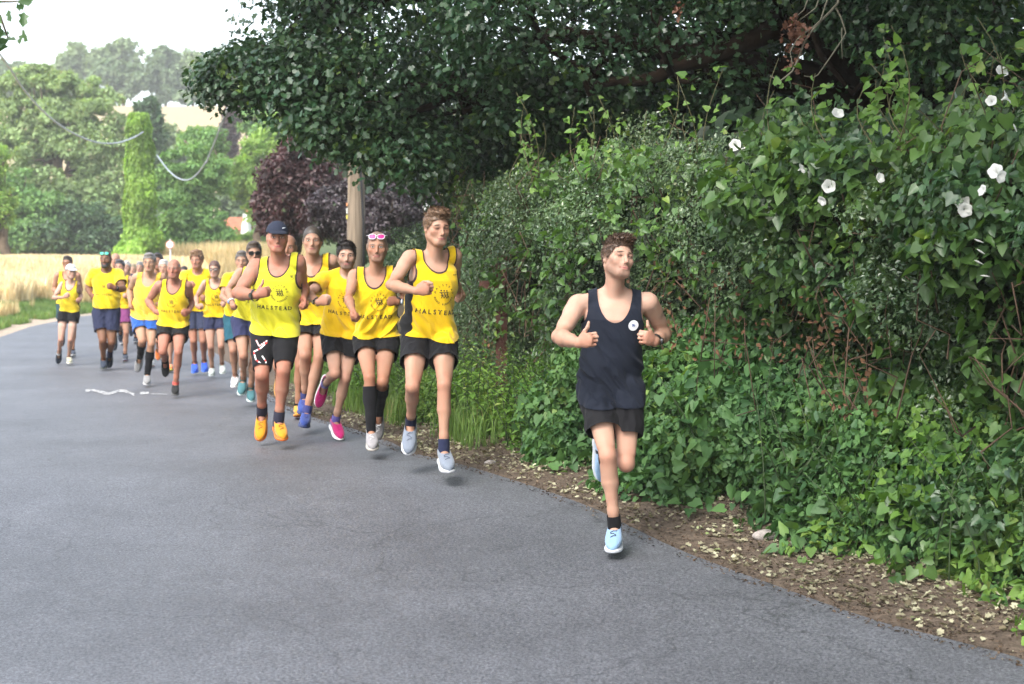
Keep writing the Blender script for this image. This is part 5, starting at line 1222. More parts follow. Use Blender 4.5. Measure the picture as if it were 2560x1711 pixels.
        if st == 'bald': gk = np.minimum(h[:, 2] - np.interp(h[:, 1], [-.11, -.05, .02, .03], [-.05, -.035, -.005, .03]), .052 - h[:, 2]); gk = np.minimum(gk, .035 - h[:, 1])
        elif st == 'cap': gk = h[:, 2] - np.interp(h[:, 1], [-.11, -.06, -.02, .02, .03], [-.055, -.045, -.015, -.01, .08])
        else: gk = h[:, 2] - zl + (fbm(h * 90, 2) - .5) * .01
        Vc, Tc = clip(Vh, Th, gk)
        parts = [(Vc, [Tc])]
        if vx <= .0075 and st in ('short', 'quiff', 'curly') and len(Vc) > 10:
            # locks of hair combed up and across
            k = 2600 if vx < .0055 else 1500; sel = RNG.integers(0, len(Vc), k); N_ = vnormals(Vc, Tc)[sel]; p0 = Vc[sel]; hh = ((p0 - hcen) @ HM.T) / hs_
            comb = (HM[1] * (.55 if st != 'quiff' else .5) + HM[2] * (.55 if st == 'quiff' else .15) + HM[0] * cfg.get('comb', .35))[None] * np.where(hh[:, 2:3] > .055, 1, -.5) + RNG.normal(size=(k, 3)) * (.35 if st != 'curly' else .8)
            ln_ = hs_ * (np.where(hh[:, 2] > .06, {'short': .018, 'quiff': .026, 'curly': .026}[st], .007)) * RNG.uniform(.6, 1.2, k)
            d_ = N_ * .7 + comb; d_ /= np.linalg.norm(d_, axis=1)[:, None]; w_ = np.cross(d_, N_); w_ /= np.linalg.norm(w_, axis=1)[:, None] + 1e-9
            w_ = w_ * .0022; p1 = p0 + d_ * ln_[:, None] * .55; p2 = p0 + (d_ * .8 + HM[1] * .15 - HM[2] * .12) * ln_[:, None]
            Vt = np.stack([p0 - w_ - N_ * .003, p0 + w_ - N_ * .003, p1 + w_ * .8, p1 - w_ * .8, p2], 1).reshape(-1, 3); o_ = (np.arange(k) * 5)[:, None]
            parts.append((Vt, [np.array([[0, 1, 2], [0, 2, 3], [3, 2, 4]]).reshape(1, 9).repeat(k, 0).reshape(-1, 3) + np.repeat(o_, 3, 0)]))
        Vj, Fj = join(parts); mesh_obj('hair', Vj, Fj, hairmat(hcol), root)
    if cfg.get('beardmesh'):
        c0 = hl((0, .04, -.08)); g = Field(c0 - .12 * hs_, c0 + .12 * hs_, min(vx, .007))
        g.ell(hl((0, .034, -.078)), E3, np.array([.060, .060, .052]) * hs_, .02); g.cone(hl((-.02, .075, -.11)), hl((.02, .075, -.11)), .026 * hs_, .026 * hs_, .02)
        Vh, Qh = g.mesh(); Th = tris(Qh); h = ((Vh - hcen) @ HM.T) / hs_
        gk = np.minimum(-.045 - h[:, 2] + .5 * np.maximum(np.abs(h[:, 0]) - .028, 0), h[:, 1] - .0); mouth = np.sqrt((h[:, 0] / .024) ** 2 + ((h[:, 2] + .070) / .011) ** 2) - 1; gk = np.minimum(gk, np.where(h[:, 1] > .05, mouth * .012, 1))
        Vc, Tc = clip(Vh, Th, gk); mesh_obj('beard', Vc, Tc, hairmat(hcol), root)
    # ---------------- cap, glasses
    if 'cap' in cfg:
        cc = cfg['cap']; c0 = hl((0, .02, .06)); g = Field(c0 - .24 * hs_, c0 + .24 * hs_, min(vx, .006))
        g.ell(hl((0, -.012, .034)), E3, np.array([.087, .106, .096]) * hs_, .01)
        Vh, Qh = g.mesh(); Th = tris(Qh); h = ((Vh - hcen) @ HM.T) / hs_
        Vc, Tc = clip(Vh, Th, h[:, 2] - (.034 + .18 * h[:, 1])); cp = mesh_obj('cap', Vc, Tc, cloth(cc, .8), root)
        g = Field(c0 - .24 * hs_, c0 + .24 * hs_, min(vx, .005))
        a_, s2 = nrm(HM[1] - HM[2] * .28), None; up_ = nrm(np.cross(HM[0], a_)) * (-1 if np.cross(HM[0], a_) @ HM[2] < 0 else 1)
        g.ell(hl((0, .100, .046)), np.array([HM[0], a_, up_]), np.array([.074, .078, .0065]) * hs_, .01)
        Vh, Qh = g.mesh(); Th = tris(Qh); h = ((Vh - hcen) @ HM.T) / hs_
        Vc, Tc = clip(Vh, Th, h[:, 1] - .074); Vc = Vc - HM[2] * (((Vc - hcen) @ HM[0] / hs_) ** 2 * 2.6)[:, None] * hs_; mesh_obj('brim', Vc, Tc, cloth([q * .8 for q in cc] if cc[0] < .4 else cc, .8), cp)
        if 'capmark' in cfg:
            ms = [bar((-.012, 0), (.012, .004), .006)]
            V2 = np.concatenate([m_[0] for m_ in ms]); V3 = np.array([hl((.045 + p_[0], .086 - .9 * abs(p_[0]), .072 + p_[1])) for p_ in V2]) + HM[1] * .004; mesh_obj('mark', V3, ms[0][1], cloth(cfg['capmark']), cp)
    if 'shades' in cfg:
        up, fr, le, worn = cfg['shades']      # height on the head, frame colour, lens colour, worn over the eyes
        z_ = .0 if worn else .078; y_ = .098 if worn else .078; g = []
        tilt = 0 if worn else .55
        def gl(x_, yy, zq): return hl((x_, y_ + yy - tilt * zq, z_ + zq))
        P_, T_ = [], []
        parts = []; a_ = np.linspace(0, 2 * math.pi, 15)
        for sd_ in (-1, 1):
            ringp = [gl(sd_ * .033 + .027 * math.copysign(abs(math.cos(q)) ** .7, math.cos(q)), -.012 * abs(math.cos(q) * (1 if sd_ * math.cos(q) > 0 else .2)), .018 * math.copysign(abs(math.sin(q)) ** .7, math.sin(q))) for q in a_]
            parts.append(tube(ringp, .0038 * hs_, 6, False))
            parts.append(tube([gl(sd_ * .060, -.012, .006), gl(sd_ * .074, -.05, .006), gl(sd_ * .080, -.10, .0)], .003 * hs_, 6))
            ctr = gl(sd_ * .033, -.002, 0); P_.append(np.array([ctr] + ringp[:-1])); T_.append(np.array([[0, 1 + j_, 1 + (j_ + 1) % 14] for j_ in range(14)]))
        parts.append(tube([gl(-.008, .002, .006), gl(.008, .002, .006)], .004 * hs_, 6))
        Vj, Fj = join(parts); sgl = mesh_obj('sunglasses', Vj, Fj, simple("frame plastic", fr, .35, 0), root)
        for p_, t_ in zip(P_, T_): mesh_obj('lens', p_, t_, simple("tinted lens", le, .4, 0, spec=.3), sgl)

    sbv = None
    # ---------------- shorts
    if cfg.get('shorts') is not None:
        sc_, sl_, tight = cfg['shorts']; vv = vx
        pts = np.array([pelvis, *hips, *KN]); f = Field(pts.min(0) - .24 * s, pts.max(0) + .24 * s, vv); ls = cfg.get('leg', 1.0) * b
        add = .007 if tight else .013
        f.loft(o0 - Yf * .035 * s, U, Xs, Yf, [-.16, 0, .18, .33], [Wp[0] + add + .012, Wp[1] + add * .8, Wp[2] + .012, Wp[3] + .016], [Dd_[0] + add + .004, Dd_[1] + add, Dd_[2] + .014, Dd_[3] + .016], [0, 0, .006 + fat, .012 + fat], L, tw=tw, k=.03)
        for i_ in (0, 1):
            Hh = hips[i_]; th_ = KN[i_] - Hh
            f.cone(Hh + th_ * .0, Hh + th_ * .5, .086 * ls + add, (.074 * ls + .007) if tight else (.080 * ls + .010), .018)
            f.cone(Hh + th_ * .5, Hh + th_ * .95, (.074 * ls + .007) if tight else (.080 * ls + .010), (.052 * ls + .007) if tight else (.080 * ls + .011), .012)
        Vt, Qt = f.mesh(); Tt = tris(Qt); nv_ = vnormals(Vt, Tt)
        if not tight: Vt = Vt + nv_ * ((1 - np.abs(fbm(Vt * np.array([17, 17, 8]) + cfg['seed'], 2) - .5) * 5) * .008 * s)[:, None]
        gk = None; dd = []; tp = []
        for i_ in (0, 1):
            Hh = hips[i_]; th_ = KN[i_] - Hh; Lt = np.linalg.norm(th_); th_ = th_ / Lt; q_ = Vt - Hh; t_ = q_ @ th_; dd.append(np.linalg.norm(q_ - np.clip(t_, 0, Lt)[:, None] * th_, axis=1)); tp.append(t_)
        gk = sl_ * s - np.where(dd[0] < dd[1], tp[0], tp[1]); gk = np.minimum(gk, .30 * L - (Vt - o0) @ U)
        Vt, Tt = clip(Vt, Tt, gk)
        sbv = BVHTree.FromPolygons([tuple(v_) for v_ in Vt], [tuple(int(q) for q in t_) for t_ in Tt])
        so = mesh_obj('shorts', Vt, Tt, cfg.get('shortsmat') or cloth(sc_, .8), root)
        if cfg.get('stripe'):
            bv = BVHTree.FromPolygons([tuple(v_) for v_ in Vt], [tuple(int(q) for q in t_) for t_ in Tt])
            cols_ = {'red stripe': (.55, .03, .03), 'white stripe': (.7, .7, .7)}; acc = {'red stripe': [], 'white stripe': []}
            for path in cfg['stripe']:
                n_ = 22; path = np.array([to(p_) for p_ in path], float); t_ = np.linspace(0, len(path) - 1, n_); ii = np.clip(t_.astype(int), 0, len(path) - 2); pp = path[ii] + (path[ii + 1] - path[ii]) * (t_ - ii)[:, None]
                for j_ in range(n_ - 1):
                    a_, c_ = pp[j_], pp[j_ + 1]; d_ = (c_ - a_) / (np.linalg.norm(c_ - a_) + 1e-6); nrm2 = np.array([-d_[1], d_[0]]) * 1.7; quad = []
                    for e_p in (a_ - nrm2, a_ + nrm2, c_ + nrm2, c_ - nrm2):
                        r3 = ray(*e_p); r3 /= np.linalg.norm(r3); h_ = bv.ray_cast(Vector(CAM), Vector(r3), 60)
                        if h_[0] is None: break
                        quad.append(np.array(h_[0]) - r3 * .004)
                    if len(quad) == 4: acc['red stripe' if j_ % 3 == 0 else 'white stripe'].append((np.array(quad), [np.array([[0, 1, 2, 3]])]))
            for k_, q_ in acc.items():
                if q_: V2, F2 = join(q_); mesh_obj('stripe', V2, F2, simple(k_, cols_[k_], .7, 0), so, smooth=False)
    # ---------------- top
    def local(Vv):
        d_ = Vv - NK; return d_ @ Xs, d_ @ U, d_ @ Yf
    kind = cfg.get('top', 'vest'); loose = cfg.get('loose', 1.0); hem = cfg.get('hem', .56) * s
    if kind:
        vv = min(vx, .0075) if vx < .0095 else vx
        lo = np.minimum(pelvis, NK) - .30 * s; hi = np.maximum(pelvis, NK) + .30 * s
        f = Field(lo, hi, vv)
        Tv = [-.22, -.05, .18, .36, .6, .78, .90, .97, 1.03]; e1 = .011 * s
        Wv = [Wp[0] + (.010 + .010 * loose) * s, Wp[1] + (.006 + .009 * loose) * s, Wp[2] + (.012 + .012 * loose) * s, Wp[3] + (.014 + .014 * loose) * s, Wp[4] + (.008 + .008 * loose) * s, Wp[5] + e1 * 1.0, Wp[6] + e1, Wp[7] + e1, Wp[8] + e1]
        Dv = [Dd_[0] + (.024 + .012 * loose) * s, Dd_[1] + (.018 + .012 * loose) * s, Dd_[2] + (.016 + .012 * loose) * s, Dd_[3] + (.018 + .014 * loose) * s, Dd_[4] + (.012 + .010 * loose) * s, Dd_[5] + e1 * 1.1, Dd_[6] + e1 * 1.1, Dd_[7] + e1, Dd_[8] + e1]
        Cv = [0.004, .004, .008 + fat, .014 + fat * 1.2, .014 + fat * .5, .008, 0, -.012, -.03]
        f.loft(o0 - Yf * .035 * s, U, Xs, Yf, Tv, Wv, Dv, Cv, L, tw=tw, k=.02)
        for i_ in (0, 1):
            sd_ = 1 if i_ else -1; S_ = SH[i_]
            f.cone(nb + U * .012 * s + Xs * sd_ * .03 * s, S_ + U * .012 * s - Xs * sd_ * .02 * s, .040 * b + .010, .040 * b + .010, .03)
            f.cone(NK - Yf * .03 * s + Xs * sd_ * .02 - U * .012 * s, S_, .022 * b + .010, .030 * b + .010, .03)
            if fem: f.ell(NK - U * .15 * s + Xs * sd_ * .07 * s + Yf * .01 * s, np.array([Xs, Yf, U]), np.array([.055, .045, .05]) * b + .008, .04)
            else: f.ell(NK - U * .12 * s + Xs * sd_ * .075 * s - Yf * .005 * s, np.array([Xs, Yf, U]), np.array([.075, .034, .06]) * b + .008, .04)
            f.cone(S_, S_ + (EL[i_] - S_) * .2, .052 * b * cfg.get('arm', 1) + .009, .05 * b, .03)
            f.cone(hips[i_], hips[i_] + (KN[i_] - hips[i_]) * .30, .084 * cfg.get('leg', 1) * b + .010 * s, .074 * cfg.get('leg', 1) * b + .013 * s, .03)
        Vt, Qt = f.mesh(); Tt = tris(Qt); lx, lh, ly = local(Vt); nv_ = vnormals(Vt, Tt)
        # folds: diagonal creases that grow towards the hem
        sgn = cfg.get('fold', 1.0); seed = cfg['seed'] * 3.7
        low = np.clip((-lh / s - .12) / .30, 0, 1); uu = (lx * .8 + lh * .55 * sgn) / s; wv = (lh * .8 - lx * .5 * sgn) / s
        n1 = fbm(np.stack([uu * 11 + seed, wv * 3.0, ly * 3], 1), 2); n2 = fbm(np.stack([uu * 24 + seed, wv * 6, ly * 6 + 3], 1), 2)
        rid = 1 - np.abs(n1 - .5) * 7; rid2 = 1 - np.abs(n2 - .5) * 6
        wr = cfg.get('wr', 1.0)
        Vt = Vt + nv_ * ((.006 + .022 * low) * np.clip(rid, -.6, 1) * .75 * wr + (.0015 + .007 * low) * rid2 * wr)[:, None] * s
        if sbv is not None:            # the hem lies over the shorts
            lowi = np.nonzero(((Vt - NK) @ U < -.33 * s) & ((Vt - NK) @ U > -hem - .06 * s))[0]
            for _ in range(2):
                for q in lowi:
                    r_ = sbv.find_nearest(Vector(Vt[q]), .06)
                    if r_[0] is not None:
                        nn3 = np.array(r_[1]); sd3 = float((Vt[q] - np.array(r_[0])) @ nn3)
                        if sd3 < .007: Vt[q] = Vt[q] + nn3 * (.007 - sd3)
        lx, lh, ly = local(Vt)
        nw, nd = cfg.get('neck', (.085, .06)); ndp = np.where(ly > -.02 * s, nd, .035) * s; hh = lh
        ex = nw * s
        gn = (np.sqrt((lx / ex) ** 2 + (np.minimum(hh - .035 * s, 0) / (ndp + .035 * s)) ** 2) - 1) * ex * .9
        sw = float(np.abs((SH[1] - NK) @ Xs) + np.abs((SH[0] - NK) @ Xs)) / 2
        if kind == 'vest':
            inn = cfg.get('strap', .150) * s; ac = inn + .075 * s; ah = .120 * s; hc0 = -.055 * s
            ga = (np.sqrt((np.minimum(np.abs(lx) - ac, 0) / (.075 * s)) ** 2 + (np.minimum(hh - hc0, 0) / ah) ** 2) - 1) * .06
            ga = np.where(hh > hc0, inn - np.abs(lx) + .035 * s * np.clip((hh - hc0) / (.1 * s), 0, 1) ** 2 * 0, ga)
        else:
            ga = (.205 * s + .0 - np.abs(lx)); ga = np.where(hh < -.17 * s, .05, ga)
        hemz = -hem + .005 * s * np.sin(3 * np.arctan2(ly, lx) + seed) + cfg.get('hemtilt', 0) * lx + .35 * lx * lx / s
        ghm = lh - hemz
        keep = np.minimum(np.minimum(gn, ga), ghm)
        Vt, Tt = clip(Vt, Tt, keep); lx, lh, ly = local(Vt)
        def edgeval(lx, lh, ly):
            ndp = np.where(ly > -.02 * s, nd, .035) * s
            gn = (np.sqrt((lx / ex) ** 2 + (np.minimum(lh - .035 * s, 0) / (ndp + .035 * s)) ** 2) - 1) * ex * .9
            if kind != 'vest': return gn
            ga = (np.sqrt((np.minimum(np.abs(lx) - ac, 0) / (.075 * s)) ** 2 + (np.minimum(lh - hc0, 0) / ah) ** 2) - 1) * .06
            ga = np.where(lh > hc0, inn - np.abs(lx), ga); return np.minimum(gn, ga)
        vname = 'vest' if kind == 'vest' else 'shirt'
        V1, T1 = Vt, Tt; tw_ = .0075 * s
        if cfg.get('trim'):
            ev = edgeval(lx, lh, ly) - tw_
            Vtr, Ttr = clip(Vt, Tt, -ev); V1, T1 = clip(Vt, Tt, ev)
        panel = []
        if cfg.get('panel'):
            l1, h1, y1 = local(V1); pw = cfg['panel'] * s
            gp = np.where(np.abs(l1) > .07 * s, pw - np.abs(y1 + .035 * s), -.05); gp = np.where(h1 < -.10 * s, gp, -.03)
            Vp, Tp_ = clip(V1, T1, gp); V1, T1 = clip(V1, T1, -gp)
            for sd_ in (-1, 1):
                if len(Tp_):
                    pv_ = clip(Vp, Tp_, sd_ * local(Vp)[0])
                    if len(pv_[1]) > 4: panel.append(pv_)
        top = mesh_obj(vname, V1, T1, cloth(cfg['topcol']), root)
        if cfg.get('trim') and len(Ttr):
            nt_ = vnormals(Vtr, Ttr); mesh_obj('trim', Vtr + nt_ * .0012, Ttr, cloth(cfg['trim']), top)
        for pv_ in panel: mesh_obj('side_panel', pv_[0], pv_[1], cloth((.012, .012, .013)), top)
        if kind == 'tee':
            for i_ in (0, 1):
                S_, E = SH[i_], EL[i_]; ua = E - S_; La = np.linalg.norm(ua); ua = ua / La; sd_ = 1 if i_ else -1
                g = Field(np.minimum(S_, E) - .16 * s, np.maximum(S_, E) + .16 * s, vv); am = b * cfg.get('arm', 1)
                g.cone(S_ - Xs * sd_ * .05 * s + U * .0, S_ + ua * .02, .056 * b + .010, .056 * am + .014, .02); g.cone(S_, S_ + ua * La * .8, .056 * am + .012, .052 * am + .022, .02)
                Vs, Qs = g.mesh(); Ts = tris(Qs); nS = vnormals(Vs, Ts); Vs = Vs + nS * ((fbm(Vs * 22 + seed, 2) - .5) * .012 * s)[:, None]
                ts = (Vs - S_) @ ua; Vs, Ts = clip(Vs, Ts, cfg.get('sleeve', .62) * La - ts); Vs, Ts = clip(Vs, Ts, np.abs((Vs - NK) @ Xs) - .13 * s)
                mesh_obj('sleeve', Vs, Ts, cloth(cfg['topcol']), top)
        # prints
        if cfg.get('print'):
            pc = cfg.get('printcol', (.02, .017, .01)); ink = simple("print ink", pc, .7, 0)
            bv = BVHTree.FromPolygons([tuple(v_) for v_ in V1], [tuple(int(q) for q in t_) for t_ in T1])
            for (k_, cx_, cy_, sc_) in cfg['print']:
                if k_ == 'logo': sh_ = club_logo((cx_ * s, cy_ * s), sc_ * s)
                elif k_ == 'name': sh_ = [(v_ + np.array([cx_ * s, 0]), t_) for v_, t_ in word('HALSTEAD', .235 * sc_ * s, .030 * sc_ * s, cy_ * s)]
                else: sh_ = swoosh_text((cx_ * s, cy_ * s))
                Vs, Ts, off = [], [], 0
                for v_, t_ in sh_:
                    pts3 = NK + v_[:, :1] * Xs + v_[:, 1:2] * U + Yf * .4; ok = True; o3 = []
                    for p_ in pts3:
                        r_ = bv.ray_cast(Vector(p_), Vector(-Yf), .8)
                        if r_[0] is None or (Vector(r_[0]) - Vector(p_)).length > .5: ok = False; break
                        o3.append(np.array(r_[0]) + Yf * .0028)
                    if ok: Vs.append(np.array(o3)); Ts.append(t_ + off); off += len(o3)
                if Vs: mesh_obj({'logo': 'club_emblem', 'name': 'lettering'}.get(k_, 'small_mark'), np.concatenate(Vs), np.concatenate(Ts), ink, top, smooth=False)
        if cfg.get('badge'):
            bx_, by_ = cfg['badge']; bv = BVHTree.FromPolygons([tuple(v_) for v_ in V1], [tuple(int(q) for q in t_) for t_ in T1])
            def lay(shape, off_):
                v_, t_ = shape; o3 = []
                for p_ in NK + v_[:, :1] * Xs + v_[:, 1:2] * U + Yf * .4:
                    r_ = bv.ray_cast(Vector(p_), Vector(-Yf), .8); o3.append(np.array(r_[0]) + Yf * off_ if r_[0] is not None else p_ - Yf * .3)
                return np.array(o3), t_
            bd = mesh_obj('badge', *lay(dot((bx_ * s, by_ * s), .029, 28), .004), simple("white badge", (.75, .76, .8), .6, 0), top, smooth=False)
            V2, T2 = join([lay(bar((bx_ * s - .009, by_ * s + .006), (bx_ * s + .009, by_ * s - .004), .007), .006), lay(bar((bx_ * s - .006, by_ * s - .006), (bx_ * s + .004, by_ * s + .009), .005), .0065)])
            mesh_obj('emblem', V2, T2, simple("blue emblem", (.12, .17, .35), .6, 0), bd, smooth=False)
    # ---------------- socks and shoes
    for i_ in (0, 1):
        K, A, T_ = KN[i_], AN[i_], TO[i_]; shn = A - K; ln = np.linalg.norm(shn); sn = shn / ln; lg = cfg.get('leg', 1.0) * b
        scol, slen = cfg['socks'][i_] if isinstance(cfg['socks'], list) else cfg['socks']
        th_ = K - hips[i_]; bk = -Yf
        if np.linalg.norm(np.cross(nrm(th_), sn)) > .25: bk = nrm(-(nrm(th_) - sn * (nrm(th_) @ sn)))
        g = Field(np.minimum(K, A) - .11 * s, np.maximum(K, A) + .11 * s, min(vx, .008)); e2 = .0065
        if slen > .2:
            g.cone(K, K + shn * .35 + bk * .012 * s, .046 * lg + e2, .046 * lg + e2, .02); g.cone(K + shn * .12 + bk * .016 * s, K + shn * .42 + bk * .016 * s, .040 * lg + e2, .044 * lg + e2, .02)
            g.cone(K + shn * .42 + bk * .010 * s, K + shn * .78, .044 * lg + e2, .031 * lg + e2, .02)
        g.cone(K + shn * .70, A + sn * .015, .032 * lg + e2, .032 * lg + e2, .02)
        Vs, Qs = g.mesh(); Ts = tris(Qs); Vs, Ts = clip(Vs, Ts, (Vs - A) @ sn + slen * s)
        if len(Ts): mesh_obj('sock', Vs, Ts, cloth(scol, .9), root)
        # shoe
        v = nrm(T_ - A); kk = nrm(K - A); hint = nrm(np.array([0, -.9, .35])); upv = kk - (kk @ v) * v; upv = upv + .35 * (hint - (hint @ v) * v); upv = nrm(upv); an = R(23)
        fw_ = v * math.cos(an) + upv * math.sin(an); fu = nrm(upv * math.cos(an) - v * math.sin(an)); fs = np.cross(fw_, fu)
        ss = s * cfg.get('shoe_s', 1.09); og = A - fu * .076 * ss
        vsh = min(vx, .0065)
        def shoe_field(lo_b, kind_):
            g = Field(A - .30 * ss, A + .30 * ss, vsh)
            St = np.array([-.072, -.060, -.03, .02, .07, .12, .165, .190, .205]);
            if kind_ == 'upper':
                Wd = [.012, .027, .034, .034, .040, .043, .036, .025, .008]; Ht = [.05, .095, .105, .100, .078, .056, .044, .036, .02]; z0 = .022
            else:
                Wd = [.018, .033, .038, .037, .044, .048, .042, .031, .012]; Ht = [.030, .034, .034, .032, .030, .028, .026, .024, .018]; z0 = -.004
            W3 = [w * ss for w in Wd]; H3 = [h_ * ss / 2 for h_ in Ht]
            # sections stand along the foot axis
            Cz = [(z0 * ss + h_ * ss / 2) for h_ in Ht]
            if kind_ == 'sole': Cz = [c_ + q_ * ss for c_, q_ in zip(Cz, [.006, .001, 0, 0, 0, .001, .006, .011, .017])]
            g.loft(og, fw_, fs, fu, list(St), W3, H3, Cz, ss, n=2.6 if kind_ == 'upper' else 3.4, k=.004)
            return g
        g = shoe_field(0, 'upper'); Vs, Qs = g.mesh(); Ts = tris(Qs); Vs = relax(Vs, Ts, 1)
        hz2 = (Vs - og) @ fu; hf = (Vs - og) @ fw_
        colr = cfg['shoes'][i_] if isinstance(cfg['shoes'], list) else cfg['shoes']
        Vs2, Ts2 = clip(Vs, Ts, .094 * ss - hz2)
        up_col = colr[0]
        sho = mesh_obj('shoe', Vs2, Ts2, cloth(up_col, .7), root)
        g = shoe_field(0, 'sole'); Vs, Qs = g.mesh(); Ts = tris(Qs); Vs = relax(Vs, Ts, 1); hz2 = (Vs - og) @ fu
        V1, T1 = clip(Vs, Ts, hz2 - .004 * ss); mesh_obj('midsole', V1, T1, simple("foam", colr[1], .6, .05), sho)
        V1, T1 = clip(Vs, Ts, .004 * ss - hz2); mesh_obj('sole', V1, T1, simple("rubber", colr[2], .7, .1), sho)
        if vx < .0085:
            bv = BVHTree.FromPolygons([tuple(v_) for v_ in Vs2], [tuple(int(q) for q in t_) for t_ in Ts2]); parts = []
            for j_ in range(5):
                x_ = (.055 + .018 * j_) * ss; row = []
                for w_ in np.linspace(-.019, .019, 5):
                    p_ = og + fw_ * (x_ + (.012 if (w_ > 0) == (j_ % 2 == 0) else 0) * ss * abs(w_) / .019) + fs * w_ * ss * (1 - .08 * j_) + fu * .2; r_ = bv.ray_cast(Vector(p_), Vector(-fu), .4)
                    if r_[0] is not None: row.append(np.array(r_[0]) + fu * .002)
                if len(row) > 2: parts.append(tube(row, .0022, 5))
            if parts: V2, F2 = join(parts); mesh_obj('laces', V2, F2, simple("laces", colr[3] if len(colr) > 3 else (.03, .03, .03), .7), sho)
    # ---------------- watch
    for (i_, wc, fc) in cfg.get('watch', []):
        E, Wr = EL[i_], WR[i_]; a = nrm(Wr - E); c = Wr - a * .022 * s; zc = np.array([0, 0, 1.]); th = nrm(zc - a * (zc @ a)); nn = np.cross(th, a) if i_ == 0 else np.cross(a, th)
        an_ = np.linspace(0, 2 * math.pi, 26, endpoint=False); r_ = .0345 * s * cfg.get('arm', 1) * B_; V2 = []
        for (du, dr) in ((-.010, 0), (-.010, .003), (.010, .003), (.010, 0)):
            V2 += [c + a * du + (r_ + dr) * (math.cos(q) * th + math.sin(q) * nn * .92) for q in an_]
        i2, j2 = np.meshgrid(np.arange(4), np.arange(26), indexing='ij'); i2 = i2.ravel(); j2 = j2.ravel(); F2 = np.stack([i2 * 26 + j2, i2 * 26 + (j2 + 1) % 26, ((i2 + 1) % 4) * 26 + (j2 + 1) % 26, ((i2 + 1) % 4) * 26 + j2], 1)
        w_ = mesh_obj('watch', np.array(V2), F2, simple("strap", wc, .5, 0), root)
        cc_ = c - nn * (r_ * .92 + .004); V2, F2 = tube([cc_ + nn * .004, cc_ - nn * .006], .018 * s, 16); mesh_obj('dial', V2, F2, simple("dial", fc, .25, 0, spec=.8), w_, smooth=False)
    return root
# ------------------------------------------------------------------ the runners
def mp(x0, y0, k): return lambda p_: (x0 + p_[0] * k, y0 + p_[1] * k)
SRC = lambda p_: p_
BLACK = (.008, .008, .010); NAVY = (.018, .023, .055); YG = (.68, .47, .008); YL = (.62, .56, .02); TRIM = (.05, .03, .03)
SK_pale = (.46, .29, .22); SK_tan = (.36, .20, .135); SK_mid = (.42, .255, .185); SK_dark = (.19, .10, .06)
GRP = 'runners in yellow club kit'
CLUB = [('logo', .035, -.20, 1.0), ('name', .0, -.315, 1.0)]

CAST = {}
CAST['lead'] = dict(seed=1, s=1.0, D=7.98, vox=.0048, label='leading runner in navy vest and black shorts, out ahead of the yellow group', b=1.0, arm=1.08,
    H=(1545, 646, 24, 9, 9), N=(1536.7, 744.6), SH=[(1446, 762), (1619, 757)], EL=[(1396, 842, 1), (1662, 833, -1)], WR=[(1447, 858, 1), (1636, 855, 1)], HD=[(1480, 848, 1), (1611, 842, 1)],
    HP=[(1487, 1022), (1566, 1026)], KN=[(1519.6, 1141), (1566, 1160, 1)], AN=[(1537, 1322, -1), (1507, 1128, -1)], TO=[(1533, 1379, 1), (1502, 1182, -1)],
    thumb=(1, 1), hem=.60, neck=(.098, .128), strap=.148, topcol=(.010, .0135, .024), top='vest', loose=.9, wr=1.0,
    shorts=(BLACK, .265, False), socks=(BLACK, .075), shoes=((.20, .33, .50), (.55, .58, .62), (.02, .02, .02), (.02, .02, .02)), badge=(.105, -.142),
    skin=skinmat(SK_pale, (.05, .03, .02), (.46, .20, .17), (.15, .085, .06), .5, True, .35, smile=.5, scalp=(.05, .028, .016)), hair='quiff', haircol=(.085, .047, .028), watch=[(1, (.01, .01, .01), (.01, .01, .012))])
CAST['lead']['KN'][0] = (1519.6, 1141, 1)
CAST['tall'] = dict(seed=2, s=1.075, D=9.95, vox=.0058, label='tall lean runner in golden yellow vest with black side panels, nearest of the yellow group', group=GRP, b=.95, arm=.95, hs=.97,
    H=(1092, 568, 26, -6, 0), N=(1091.5, 654), SH=[(1024, 645, -.05), (1136, 640, .08)], EL=[(977, 713, 1), (1137, 712, -1)], WR=[(1040, 728, 1), (1145, 727, -1)], HD=[(1073, 722, 1), (1160, 750, 1)],
    HP=[(1043, 862), (1104, 862)], KN=[(1031, 968, 1), (1110.5, 964, 1)], AN=[(1027, 1060, -1), (1109.6, 1132, -1)], TO=[(1021, 1128, 1), (1121, 1180, 1)],
    hem=.495, neck=(.082, .062), strap=.142, topcol=(.70, .45, .005), trim=TRIM, panel=.052, loose=1.2, wr=.95, fold=1, print=CLUB + [('small', .115, -.075, 1)],
    shorts=(BLACK, .215, False), socks=(NAVY, .085), shoes=((.17, .20, .25), (.50, .52, .55), (.04, .04, .04), (.05, .07, .12)),
    skin=skinmat(SK_mid, (.06, .035, .022), (.42, .17, .15), None, 0, True, .45, scalp=(.10, .055, .03), samt=.7), hair='quiff', haircol=(.16, .09, .048), watch=[(1, (.75, .06, .05), (.6, .05, .05))])
